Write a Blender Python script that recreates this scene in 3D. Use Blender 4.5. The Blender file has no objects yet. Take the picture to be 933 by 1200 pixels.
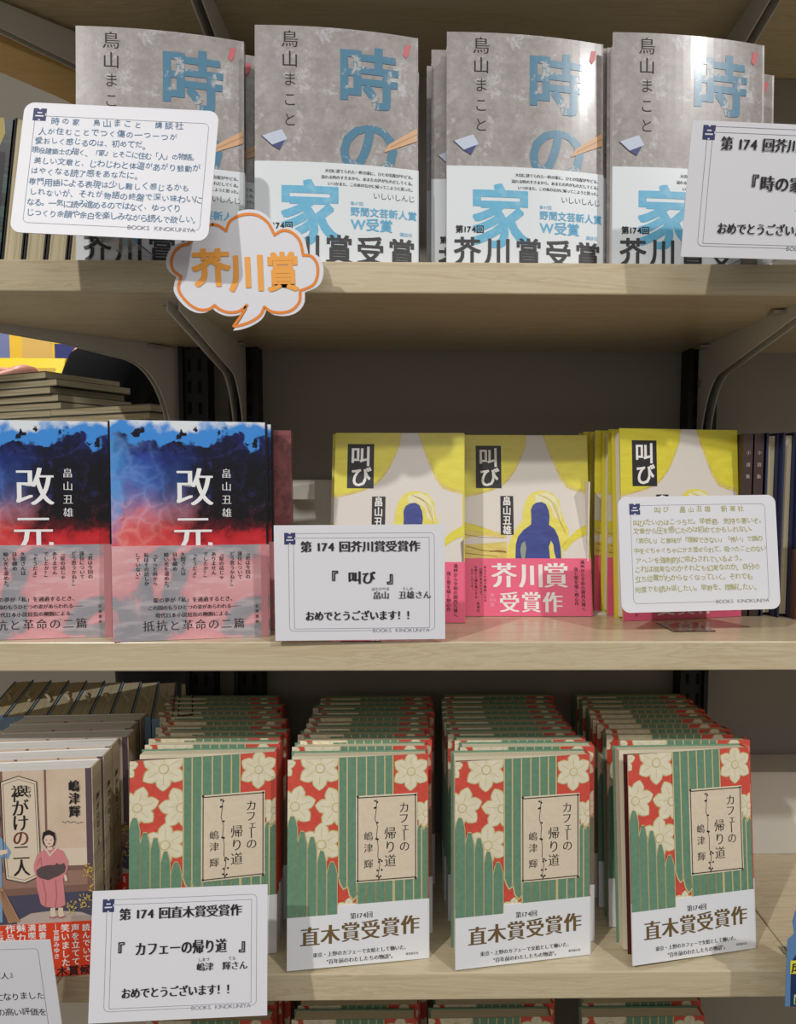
import bpy, math, random
from mathutils import Matrix, Vector, Euler
from mathutils.geometry import tessellate_polygon

random.seed(11)
S = bpy.context.scene
COL = S.collection
R = math.radians

# ------------------------------------------------------------------ camera
F, CX, CY = 873.58, 509.28, 625.16           # focal length and principal point for a 933 x 1200 frame
PITCH, YAW, ROLL, DIST, EYE = .0749, .0155, .0022, .6353, .1415
cam_d = bpy.data.cameras.new('camera')
cam = bpy.data.objects.new('camera', cam_d)
COL.objects.link(cam)
fw = Vector((math.sin(YAW) * math.cos(PITCH), math.cos(YAW) * math.cos(PITCH), -math.sin(PITCH)))
rt = Vector((math.cos(YAW), -math.sin(YAW), 0))
up = rt.cross(fw)
c_, s_ = math.cos(ROLL), math.sin(ROLL)
rt, up = c_ * rt + s_ * up, -s_ * rt + c_ * up
cam.matrix_world = Matrix(((rt.x, up.x, -fw.x, 0), (rt.y, up.y, -fw.y, -DIST), (rt.z, up.z, -fw.z, EYE), (0, 0, 0, 1)))
cam_d.sensor_fit = 'HORIZONTAL'
cam_d.sensor_width = 36
cam_d.lens = F / 933 * 36
cam_d.shift_x = -(CX - 466.5) / 933
cam_d.shift_y = (CY - 600) / 933
cam_d.clip_start = .01
S.camera = cam

# ------------------------------------------------------------------ light
W = bpy.data.worlds.new('shop_ambient')
S.world = W
W.use_nodes = True
bg = W.node_tree.nodes['Background']
bg.inputs[0].default_value = (1.0, .95, .88, 1)
bg.inputs[1].default_value = .23


def spot(name, loc, target, energy, size, radius, color, blend=.5):
    d = bpy.data.lights.new(name, 'SPOT')
    d.energy = energy
    d.spot_size = R(size)
    d.spot_blend = blend
    d.shadow_soft_size = radius
    d.color = color
    o = bpy.data.objects.new(name, d)
    COL.objects.link(o)
    o.location = loc
    o.rotation_euler = (Vector(target) - Vector(loc)).to_track_quat('-Z', 'Y').to_euler()
    return o


spot('ceiling_spot_light', (-1.65, -2.20, 2.16), (-.05, .05, -.34), 192, 50, .045, (1, .98, .955), 1.0)
spot('ceiling_spot_light.001', (1.65, -1.95, 2.10), (.1, .05, -.32), 134, 50, .045, (1, .98, .955), 1.0)
spot('ceiling_spot_light.002', (-1.3, .9, 1.75), (-1.1, 1.7, .3), 90, 95, .06, (1, .97, .93))
la = bpy.data.lights.new('ceiling_panel_light', 'AREA')
la.energy = 11
la.size = 1.6
la.color = (.97, .98, 1)
lo = bpy.data.objects.new('ceiling_panel_light', la)
COL.objects.link(lo)
lo.location = (.1, -2.3, 1.72)
lo.rotation_euler = (Vector((0, 0, 0)) - Vector(lo.location)).to_track_quat('-Z', 'Y').to_euler()

vs = S.view_settings
vs.view_transform = 'Standard'
vs.look = 'None'
vs.gamma = 1
vs.exposure = 0
vs.use_curve_mapping = False


# ------------------------------------------------------------------ materials
def lin(c):
    return tuple(((x / 255) / 12.92 if x / 255 <= .04045 else ((x / 255 + .055) / 1.055) ** 2.4) for x in c)


MATS = {}


def mat(name, rgb, rough=.55, metal=0, coat=0, trans=0, alpha=1, spec=None):
    if name in MATS:
        return MATS[name]
    m = bpy.data.materials.new(name)
    m.use_nodes = True
    b = m.node_tree.nodes['Principled BSDF']
    b.inputs['Base Color'].default_value = (*lin(rgb), 1)
    b.inputs['Roughness'].default_value = rough
    b.inputs['Metallic'].default_value = metal
    b.inputs['Coat Weight'].default_value = coat
    b.inputs['Coat Roughness'].default_value = .12
    b.inputs['Transmission Weight'].default_value = trans
    b.inputs['Alpha'].default_value = alpha
    if spec is not None:
        b.inputs['Specular IOR Level'].default_value = spec
    MATS[name] = m
    return m


class N:
    """small node helper"""

    def __init__(s, m):
        s.t = m.node_tree
        s.b = s.t.nodes['Principled BSDF']

    def new(s, kind, **kw):
        n = s.t.nodes.new(kind)
        for k, v in kw.items():
            if k.startswith('i_'):
                n.inputs[k[2:].replace('_', ' ')].default_value = v
            else:
                setattr(n, k, v)
        return n

    def link(s, a, b):
        s.t.links.new(a, b)

    def coords(s, scale=(1, 1, 1), rot=(0, 0, 0), loc=(0, 0, 0)):
        tc = s.new('ShaderNodeTexCoord')
        mp = s.new('ShaderNodeMapping')
        mp.inputs['Scale'].default_value = scale
        mp.inputs['Rotation'].default_value = rot
        mp.inputs['Location'].default_value = loc
        s.link(tc.outputs['Object'], mp.inputs['Vector'])
        return mp.outputs['Vector']

    def noise(s, vec, scale, detail=4, rough=.55, dist=0):
        n = s.new('ShaderNodeTexNoise')
        n.inputs['Scale'].default_value = scale
        n.inputs['Detail'].default_value = detail
        n.inputs['Roughness'].default_value = rough
        n.inputs['Distortion'].default_value = dist
        s.link(vec, n.inputs['Vector'])
        return n.outputs['Fac']

    def ramp(s, fac, stops, interp='LINEAR'):
        r = s.new('ShaderNodeValToRGB')
        r.color_ramp.interpolation = interp
        e = r.color_ramp.elements
        while len(e) < len(stops):
            e.new(.5)
        for el, (p, c) in zip(e, stops):
            el.position = p
            el.color = (*lin(c), 1) if len(c) == 3 else c
        s.link(fac, r.inputs['Fac'])
        return r.outputs['Color']

    def mix(s, fac, a, b, mode='MIX'):
        m = s.new('ShaderNodeMix', data_type='RGBA', blend_type=mode)
        for sock, v in ((m.inputs['Factor'], fac), (m.inputs['A'], a), (m.inputs['B'], b)):
            if hasattr(v, 'links'):
                s.link(v, sock)
            elif sock.type == 'RGBA':
                sock.default_value = (*lin(v), 1)
            else:
                sock.default_value = v
        # colour sockets share names with float ones: pick the RGBA pair explicitly
        return m.outputs['Result']

    def math(s, op, a, b=0.0, clamp=False):
        m = s.new('ShaderNodeMath', operation=op, use_clamp=clamp)
        for i, v in enumerate((a, b)):
            if hasattr(v, 'links'):
                s.link(v, m.inputs[i])
            else:
                m.inputs[i].default_value = v
        return m.outputs[0]


def mixrgb(n, fac, a, b):
    m = n.t.nodes.new('ShaderNodeMixRGB')
    for i, v in enumerate((fac, a, b)):
        if hasattr(v, 'links'):
            n.link(v, m.inputs[i])
        elif i == 0:
            m.inputs[0].default_value = v
        else:
            m.inputs[i].default_value = (*lin(v), 1)
    return m.outputs[0]


def wood(name, base, dark, rough=.24):
    m = mat(name, base, rough)
    n = N(m)
    v = n.coords((2.2, 26, 34))
    v2 = n.coords((9, 190, 240))
    f = n.noise(v, 2.2, 5, .6, 1.4)
    f2 = n.noise(v2, 1.5, 3, .6)
    c = n.ramp(f, [(.34, base), (.44, tuple((a + b) / 2 for a, b in zip(base, dark))), (.48, base), (.57, dark), (.60, base), (.68, dark), (.72, base)])
    c = mixrgb(n, n.math('MULTIPLY', f2, .35), c, dark)
    n.link(c, n.b.inputs['Base Color'])
    return m


WOOD = wood('pale_oak', (214, 200, 170), (196, 179, 144))
WOOD2 = wood('lit_golden_oak', (240, 208, 146), (226, 190, 124))  # golden wood, base colour raised to carry the light on that board


def pages_mat(name, a, b, axis=1):
    m = mat(name, a, .75)
    n = N(m)
    sc = [6, 6, 6]
    sc[axis] = 900
    f = n.noise(n.coords(tuple(sc)), 1.0, 2, .6)
    n.link(n.ramp(f, [(.35, b), (.6, a)]), n.b.inputs['Base Color'])
    return m


PAGES = pages_mat('cream_pages', (240, 230, 200), (212, 200, 168))
PAGESW = pages_mat('white_pages', (240, 239, 235), (220, 218, 213))
PAGESG = pages_mat('buff_pages', (206, 194, 162), (172, 158, 126))
PAGESZ = pages_mat('buff_flat_pages', (200, 188, 156), (160, 146, 116), 2)

WHITE = mat('white_card', (238, 238, 242), .5)
INK = mat('black_ink', (30, 28, 30), .6)
GREYLINE = mat('grey_line', (140, 142, 150), .6)
NAVY = mat('navy_print', (56, 60, 108), .6)
WALLG = mat('grey_back_panel', (158, 152, 143), .6)
POST = mat('black_upright', (16, 16, 17), .5)
STEEL = mat('grey_bracket_paint', (206, 202, 194), .45)
CLIP = mat('pale_clip_metal', (190, 188, 180), .3, .6)
CLEAR = mat('clear_plastic', (250, 250, 250), .08, trans=1.0)


# ------------------------------------------------------------------ mesh builder
class MB:
    def __init__(s):
        s.v, s.f, s.m, s.mats, s.sm = [], [], [], [], set()

    def mi(s, m):
        if m not in s.mats:
            s.mats.append(m)
        return s.mats.index(m)

    def face(s, pts, m, smooth=False):
        i = len(s.v)
        s.v += [tuple(p) for p in pts]
        if smooth:
            s.sm.add(len(s.f))
        s.f.append(tuple(range(i, i + len(pts))))
        s.m.append(s.mi(m))

    def mesh(s, verts, faces, m, smooth=False):
        i = len(s.v)
        s.v += [tuple(p) for p in verts]
        k = s.mi(m)
        for f in faces:
            if smooth:
                s.sm.add(len(s.f))
            s.f.append(tuple(i + a for a in f))
            s.m.append(k)

    def box(s, a, b, m, M=None):
        x0, y0, z0 = a
        x1, y1, z1 = b
        v = [(x0, y0, z0), (x1, y0, z0), (x1, y1, z0), (x0, y1, z0), (x0, y0, z1), (x1, y0, z1), (x1, y1, z1), (x0, y1, z1)]
        if M:
            v = [M @ Vector(p) for p in v]
        s.mesh(v, [(0, 3, 2, 1), (4, 5, 6, 7), (0, 1, 5, 4), (1, 2, 6, 5), (2, 3, 7, 6), (3, 0, 4, 7)], m)

    def prism(s, poly, z0, z1, m, fn=lambda x, y, z: (x, y, z)):
        """extrude a plan polygon (counter-clockwise) between two heights"""
        n = len(poly)
        v = [fn(x, y, z0) for x, y in poly] + [fn(x, y, z1) for x, y in poly]
        fs = [tuple(range(n - 1, -1, -1)), tuple(range(n, 2 * n))]
        fs += [(i, (i + 1) % n, n + (i + 1) % n, n + i) for i in range(n)]
        s.mesh(v, fs, m)

    def build(s, name, parent=None, M=None, bevel=0, label=None):
        me = bpy.data.meshes.new(name)
        vv = [tuple(M @ Vector(p)) for p in s.v] if M else s.v
        me.from_pydata(vv, [], s.f)
        for m in s.mats:
            me.materials.append(m)
        me.polygons.foreach_set('material_index', s.m)
        sm = [i in s.sm for i in range(len(s.f))]
        me.polygons.foreach_set('use_smooth', sm)
        me.update()
        o = bpy.data.objects.new(name, me)
        COL.objects.link(o)
        if parent:
            o.parent = parent
        if bevel:
            b = o.modifiers.new('bevel', 'BEVEL')
            b.width = bevel
            b.segments = 2
            b.limit_method = 'ANGLE'
        if label:
            o['label'] = label
        return o


def tag(o, label, cat, group=None, kind=None):
    o['label'] = label
    o['category'] = cat
    if group:
        o['group'] = group
    if kind:
        o['kind'] = kind
    return o


def root(name, label, cat, loc, rot=(0, 0, 0), group=None):
    o = bpy.data.objects.new(name, None)
    o.empty_display_size = .02
    COL.objects.link(o)
    o.location = loc
    o.rotation_euler = rot
    return tag(o, label, cat, group)


def dup(r, loc, rot, label, group=None):
    c = r.copy()
    COL.objects.link(c)
    c.location = loc
    c.rotation_euler = rot
    c['label'] = label
    if group:
        c['group'] = group
    for ch in list(r.children):
        k = ch.copy()
        COL.objects.link(k)
        k.parent = c
        for g in list(ch.children):
            h = g.copy()
            COL.objects.link(h)
            h.parent = k
    return c


def structure(o):
    o['kind'] = 'structure'
    return o


# ------------------------------------------------------------------ lettering
GC = {}


def glyph(s, off=0.0):
    k = (s, round(off, 4))
    if k in GC:
        return GC[k]
    c = bpy.data.curves.new('t', 'FONT')
    c.body = s
    c.size = 1
    c.resolution_u = 3
    c.offset = off
    c.fill_mode = 'FRONT'
    o = bpy.data.objects.new('t', c)
    COL.objects.link(o)
    dg = bpy.context.evaluated_depsgraph_get()
    me = bpy.data.meshes.new_from_object(o.evaluated_get(dg))
    me.calc_loop_triangles()
    tris = [[tuple(me.vertices[i].co[:2]) for i in t.vertices] for t in me.loop_triangles]
    bpy.data.objects.remove(o)
    bpy.data.curves.remove(c)
    bpy.data.meshes.remove(me)
    if tris:
        xs = [p[0] for t in tris for p in t]
        ext = (min(xs), max(xs))
    else:
        ext = (0, .3)
    GC[k] = (tris, ext)
    return GC[k]


def clip_half(poly, ax, lim, keep_less):
    out = []
    n = len(poly)
    for i in range(n):
        a, b = poly[i], poly[(i + 1) % n]
        ia = (a[ax] <= lim) if keep_less else (a[ax] >= lim)
        ib = (b[ax] <= lim) if keep_less else (b[ax] >= lim)
        if ia:
            out.append(a)
        if ia != ib:
            t = (lim - a[ax]) / (b[ax] - a[ax])
            out.append((a[0] + t * (b[0] - a[0]), a[1] + t * (b[1] - a[1])))
    return out


def clip_rect(poly, r):
    for ax, lim, less in ((0, r[0], False), (0, r[2], True), (1, r[1], False), (1, r[3], True)):
        poly = clip_half(poly, ax, lim, less)
        if len(poly) < 3:
            return []
    return poly


class Art:
    """flat print on a sheet of size w x h metres; coordinates are fractions of the sheet"""

    def __init__(s, w, h):
        s.w, s.h, s.t = w, h, []

    def raw(s, tris, m, layer, clip=None):
        for t in tris:
            if clip:
                t = clip_rect(t, clip)
                if not t:
                    continue
            s.t.append((t, m, layer))

    def poly(s, pts, m, layer=1, clip=None, frac=True):
        P = [(p[0] * s.w, p[1] * s.h) for p in pts] if frac else list(pts)
        if clip and frac:
            clip = (clip[0] * s.w, clip[1] * s.h, clip[2] * s.w, clip[3] * s.h)
        tr = tessellate_polygon([[Vector((x, y, 0)) for x, y in P]])
        out = []
        for t in tr:
            q = [P[i] for i in t]
            a = (q[1][0] - q[0][0]) * (q[2][1] - q[0][1]) - (q[1][1] - q[0][1]) * (q[2][0] - q[0][0])
            out.append(q if a > 0 else q[::-1])
        s.raw(out, m, layer, clip)

    def rect(s, u0, v0, u1, v1, m, layer=1):
        s.poly([(u0, v0), (u1, v0), (u1, v1), (u0, v1)], m, layer)

    def frame(s, u0, v0, u1, v1, m, wd, layer=1, rad=0.0, gap=None):
        """thin outline in metres of line width wd; gap = (ua, ub) leaves the bottom line open there"""
        P = rrect(u0 * s.w, v0 * s.h, u1 * s.w, v1 * s.h, rad)
        Q = rrect(u0 * s.w + wd, v0 * s.h + wd, u1 * s.w - wd, v1 * s.h - wd, max(rad - wd, 0))
        n = len(P)
        for i in range(n):
            j = (i + 1) % n
            quad = [P[i], P[j], Q[j], Q[i]]
            if gap and abs(P[i][1] - P[j][1]) < 1e-6 and P[i][1] < (v0 + .02) * s.h:
                s.raw([[P[i], (gap[0] * s.w, P[i][1]), (gap[0] * s.w, Q[i][1]), Q[i]]], m, layer)
                s.raw([[(gap[1] * s.w, P[i][1]), P[j], Q[j], (gap[1] * s.w, Q[i][1])]], m, layer)
            else:
                s.raw([quad], m, layer)

    def line(s, pts, m, wd, layer=1, closed=False, clip=None):
        """stroke through points (fractions); wd in metres"""
        P = [Vector((p[0] * s.w, p[1] * s.h)) for p in pts]
        n = len(P)
        rng = n if closed else n - 1
        for i in range(rng):
            a, b = P[i], P[(i + 1) % n]
            d = (b - a)
            if d.length < 1e-7:
                continue
            d.normalize()
            q = Vector((-d.y, d.x)) * wd / 2
            e = d * wd * .3
            c = (clip[0] * s.w, clip[1] * s.h, clip[2] * s.w, clip[3] * s.h) if clip else None
            s.raw([[tuple(a - e - q), tuple(b + e - q), tuple(b + e + q), tuple(a - e + q)]], m, layer + .08 * (i % 3), c)

    def text(s, body, u, v, size, m, layer=2, vert=False, pitch=None, style='sans', align='c', sx=1.0, rot=0.0, clip=None, jit=0.0):
        """size and pitch in metres; (u,v) is the centre of the line (or its left / right / top end)"""
        off, shifts = {'sans': (0, (0,)), 'bold': (.006, ((-.016, -.01), (.016, -.01), (-.016, .01), (.016, .01))),
                       'heavy': (.004, [(a * .024, c * .017) for a in (-1, 0, 1) for c in (-1, 0, 1)]), 'light': (-.010, (0,)),
                       'mincho': (-.010, (-.028, 0, .028)), 'minchob': (-.004, (-.044, -.015, .015, .044)),
                       'minchol': (-.012, (-.014, .014)), 'hand': (0, (0,)), 'marker': (.004, [(a * .030, c * .020) for a in (-1, 0, 1) for c in (-1, 0, 1)])}[style]
        pitch = pitch or size
        items, x = [], 0.0
        for ch in body:
            tr, ext = glyph(ch, off)
            if vert:
                items.append((ch, tr, x, ext))
                x += pitch * (.55 if ch in ' ' else .8 if ch in 'ェッ' else 1)
            elif ord(ch) < 0x250:
                adv = (ext[1] + .09) * size if tr else .38 * size
                items.append((ch, tr, x + adv / 2, ext))
                x += adv
            else:
                items.append((ch, tr, x + pitch / 2, ext))
                x += pitch
        L = x
        cx, cy = u * s.w, v * s.h
        cr, sr = math.cos(rot), math.sin(rot)
        for ch, tr, p, ext in items:
            j1, j2, j3 = (random.uniform(-1, 1) * jit for _ in range(3))
            gr = j1 * .18
            gs = size * (1 + j2 * .12)
            ca, sa = math.cos(gr), math.sin(gr)
            for si, sh in enumerate(shifts):
                sh, shy = sh if isinstance(sh, tuple) else (sh, 0)
                out = []
                for t in tr:
                    q = []
                    for (gx, gy) in t:
                        mid = (ext[0] + ext[1]) / 2 if ord(ch) < 0x250 else .5
                        X, Y = gx - mid + sh, gy - .38 + shy
                        if vert and ch in 'ー―「」『』（）〜':
                            X, Y = Y, -X
                            if ch in '」』':
                                X, Y = X, Y
                        if vert and ch in '。、':
                            X, Y = X + .55, Y + .55
                        if vert and ch in 'ェッ':
                            X, Y = X * 1.0 + .08, Y + .1
                        X, Y = X * gs * sx, Y * gs + j3 * size * .11
                        X, Y = X * ca - Y * sa, X * sa + Y * ca
                        if vert:
                            X, Y = X, Y - p - (pitch / 2 if align == 't' else 0) + (0 if align == 't' else (L - pitch) / 2)
                        else:
                            X += p - (L / 2 if align == 'c' else L if align == 'r' else 0)
                        q.append((cx + X * cr - Y * sr, cy + X * sr + Y * cr))
                    out.append(q)
                s.raw(out, m, layer + .09 * si, clip)

    def emit(s, mb, fn, cols=None, step=.00014):
        """fn(x, y, n) -> 3-D point; cols = sorted x positions of the facets of a bent sheet"""
        for t, m, layer in s.t:
            n = layer * step
            if cols is None:
                mb.face([fn(x, y, n) for x, y in t], m)
                continue
            x0, x1 = min(p[0] for p in t), max(p[0] for p in t)
            for a, b in zip(cols, cols[1:]):
                if b <= x0 or a >= x1:
                    continue
                q = t
                if a > x0:
                    q = clip_half(q, 0, a, False)
                if b < x1 and len(q) > 2:
                    q = clip_half(q, 0, b, True)
                if len(q) > 2:
                    mb.face([fn(x, y, n) for x, y in q], m)


def rrect(x0, y0, x1, y1, r, seg=6):
    if r <= 0:
        return [(x0, y0), (x1, y0), (x1, y1), (x0, y1)]
    out = []
    for cx, cy, a0 in ((x1 - r, y0 + r, -90), (x1 - r, y1 - r, 0), (x0 + r, y1 - r, 90), (x0 + r, y0 + r, 180)):
        for i in range(seg + 1):
            a = R(a0 + 90 * i / seg)
            out.append((cx + r * math.cos(a), cy + r * math.sin(a)))
    return out


# ------------------------------------------------------------------ the setting
Z1, Z2, Z3, Z4, Z0 = .3185, 0.0, -.3047, -.612, .637
TH = .0256
FLOOR = -1.08
mb = MB()
mb.box((-3.2, -3.0, FLOOR - .05), (2.2, 2.35, FLOOR), mat('grey_floor', (150, 140, 126), .4))
structure(mb.build('floor'))
mb = MB()
mb.box((-3.2, 2.3, FLOOR), (2.2, 2.36, 1.9), mat('shop_wall_white', (214, 208, 196), .7))
structure(mb.build('wall_far'))
mb = MB()
mb.box((-.2545, .276, FLOOR), (1.0, .296, 1.05), WALLG)
structure(mb.build('wall_back'))


def shelf(name, poly, ztop, label, m=WOOD, group=None):
    b = MB()
    b.prism(poly, ztop - TH, ztop, m)
    o = b.build(name, bevel=.0012)
    return tag(o, label, 'shelf', group)


def main_poly(xr, yf=-.004):
    return [(-.565, yf), (xr, yf), (xr, .2755), (-.296, .2755)]


shelf('shelf_board', main_poly(1.0, -.0068), Z1, 'pale oak shelf board under the grey blue-lettered books and their cards')
shelf('shelf_board', main_poly(1.0, 0.0), Z2, 'pale oak shelf board under the yellow books and the dark blue and red books')
shelf('shelf_board', main_poly(.3445, .006), Z3, 'pale oak shelf board under the four rows of green and red floral books')
shelf('shelf_board', [(.346, .006), (1.0, .006), (1.0, .2755), (.346, .2755)], Z3, 'pale oak shelf board meeting the floral books shelf at a seam, right edge')
shelf('shelf_board', main_poly(1.0, .02), Z4, 'lowest pale oak shelf board, dark under the floral books shelf')
shelf('shelf_board', main_poly(1.0, -.01), Z0, 'shaded oak shelf board above the top row of grey books')
shelf('shelf_board', [(-1.05, -.01), (-.577, -.01), (-.302, .2755), (-.342, .2755), (-.62, .0)][::1], Z0 - .004, 'lighter mitred oak board beside the shaded board, top left corner')
shelf('shelf_board', [(-1.0, .16), (-.46, .16), (-.335, .30), (-.33, .47), (-.438, .29), (-.51, .19), (-1.0, .185)], Z0 - .02, 'golden oak board edge, coloured as if lit, behind the grey bracket, top left', WOOD2)
shelf('shelf_board', [(-1.1, .03), (-.60, .03), (-.320, .310), (-.320, .80), (-1.1, .80)], Z2, 'oak shelf board under the flat piles of buff books, left')
shelf('shelf_board', [(-.95, .03), (-.60, .03), (-.345, .285), (-.345, .62), (-.95, .62)], Z3, 'oak shelf board under the thick pale blue books, lower left')


# ------------------------------------------------------------------ uprights and brackets
def upright(x, label):
    r = root('shelf_upright', label, 'shelf upright', (x, .262, FLOOR))
    H = 1.02 - FLOOR
    b = MB()
    for sx in (-1, 1):
        b.box((sx * .0145 - .0025, -.014, 0), (sx * .0145 + .0025, .013, H), POST)
    b.box((-.012, -.008, 0), (.012, .013, H), POST)
    b.build('post', r)
    b = MB()
    k = 0.02
    while k < H:
        for sx in (-.006, .006):
            b.box((sx - .002, -.0083, k), (sx + .002, -.0079, k + .014), mat('slot_black', (4, 4, 4), .9))
        k += .025
    b.build('slots', r)
    return r


upright(-.268, 'black slotted upright beside the open gap, leftmost of the three')
upright(-.2100, 'black slotted upright at the left end of the grey back panel')
upright(.3295, 'black slotted upright behind the yellow books, right')


def bracket(name, loc, rotz, label, length=.235, slim=False):
    """cantilever bracket: local -Y is outwards from the upright, z=0 is the shelf underside"""
    r = root(name, label, 'bracket', loc, (0, 0, rotz))
    prof = [(0, -.001), (-length, -.001), (-length, -.010)]
    # lower edge: straight rise then a curve down to the foot
    n = 10
    p0, p1, p2 = (-.058, -.038), (-.022, -.052), (-.010, -.118)
    if slim:
        prof[2] = (-length, -.003)
        prof.append((-.13, -.0105))
        p0, p1, p2 = (-.060, -.020), (-.018, -.030), (-.010, -.118)
    for i in range(n + 1):
        t = i / n
        prof.append(((1 - t) ** 2 * p0[0] + 2 * t * (1 - t) * p1[0] + t * t * p2[0], (1 - t) ** 2 * p0[1] + 2 * t * (1 - t) * p1[1] + t * t * p2[1]))
    prof += [(0, -.118)]
    for k, x in enumerate((-.006, .0045)):
        b = MB()
        b.prism(prof[::-1], x, x + .0016, STEEL, lambda y, z, x_: (x_, y, z))
        b.build('side_plate', r, bevel=.0004)
    b = MB()
    b.box((-.006, -length, -.0012), (.0061, -.02, 0), STEEL)
    b.build('top_flange', r)
    for y in (-.03, -length + .03):
        b = MB()
        b.prism([(-.017, y - .007), (.012, y - .009), (.012, y + .009), (-.017, y + .007)], -.0042, -.0012, CLIP)
        b.build('clip', r, bevel=.0006)
    b = MB()
    vs_ = []
    for i in range(10):
        a = i * math.tau / 10
        vs_.append((-.0062, -.012 + .0042 * math.cos(a), -.042 + .0042 * math.sin(a)))
    w2 = [(-.0092, y, z) for _, y, z in vs_]
    b.mesh(vs_ + w2, [tuple(range(10, 20))] + [(i, (i + 1) % 10, 10 + (i + 1) % 10, 10 + i) for i in range(10)], CLIP)
    b.build('screw', r)
    return r


bracket('shelf_bracket', (-.2130, .250, Z1 - TH), 0, 'grey steel shelf bracket below the orange speech bubble sign')
bracket('shelf_bracket', (.3300, .250, Z1 - TH), 0, 'grey steel shelf bracket above the yellow books at the right edge')
bracket('shelf_bracket', (-.2130, .250, Z0 - TH), 0, 'grey shelf bracket above the two leftmost grey covers, top edge')
bracket('shelf_bracket', (.3300, .250, Z0 - TH), 0, 'grey shelf bracket above the rightmost grey cover, top right corner')
bracket('shelf_bracket', (-.290, .262, Z1 - TH), R(-45), 'grey angled bracket in front of the person in black', .27, True)
bracket('shelf_bracket', (-.295, .270, Z0 - TH - .004), R(-45), 'grey angled bracket under the lighter mitred board, top left', .32)

# white risers along the back of the shelves
RISER = mat('white_riser', (226, 222, 212), .5)


def riser(x0, x1, y0, y1, z0, z1, label):
    b = MB()
    b.box((x0, y0, z1 - .002), (x1, y1, z1), RISER)
    b.box((x0, y0, z0), (x1, y0 + .002, z1 - .002), RISER)
    b.box((x0, y1 - .002, z0), (x1, y1, z1 - .002), RISER)
    b.box((x0, y0 + .002, z0), (x0 + .002, y1 - .002, z1 - .002), RISER)
    b.box((x1 - .002, y0 + .002, z0), (x1, y1 - .002, z1 - .002), RISER)
    o = b.build('display_riser', bevel=.0005)
    return tag(o, label, 'display riser')


riser(-.165, .16, .205, .27, Z2 + .0001, .1385, 'pale riser behind the congratulation card and leftmost yellow book')
riser(.355, .95, .215, .272, Z3 + .0001, -.2045, 'long white riser at the back of the floral books shelf, right edge')
r = root('bookend', 'thin white bookend between the middle and right yellow books', 'bookend', (.1705, .128, Z2))
b = MB()
b.box((-.0008, 0, .0012), (.0008, .07, .1375), RISER)
b.build('upright_plate', r)
b = MB()
b.box((-.0008, 0, 0), (.02, .07, .0012), RISER)
b.build('base_plate', r)
r = root('bookend', 'white bookend at left end of the riser, beside the dark blue and red book', 'bookend', (-.1455, .075, Z2))
b = MB()
b.box((-.001, 0, .0012), (.001, .09, .1385), RISER)
b.build('upright_plate', r)
b = MB()
b.box((-.001, 0, 0), (.03, .09, .0012), RISER)
b.build('base_plate', r)
b = MB()
b.box((.001, .0885, .118), (.03, .09, .1385), RISER)
b.build('tab', r)


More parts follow.
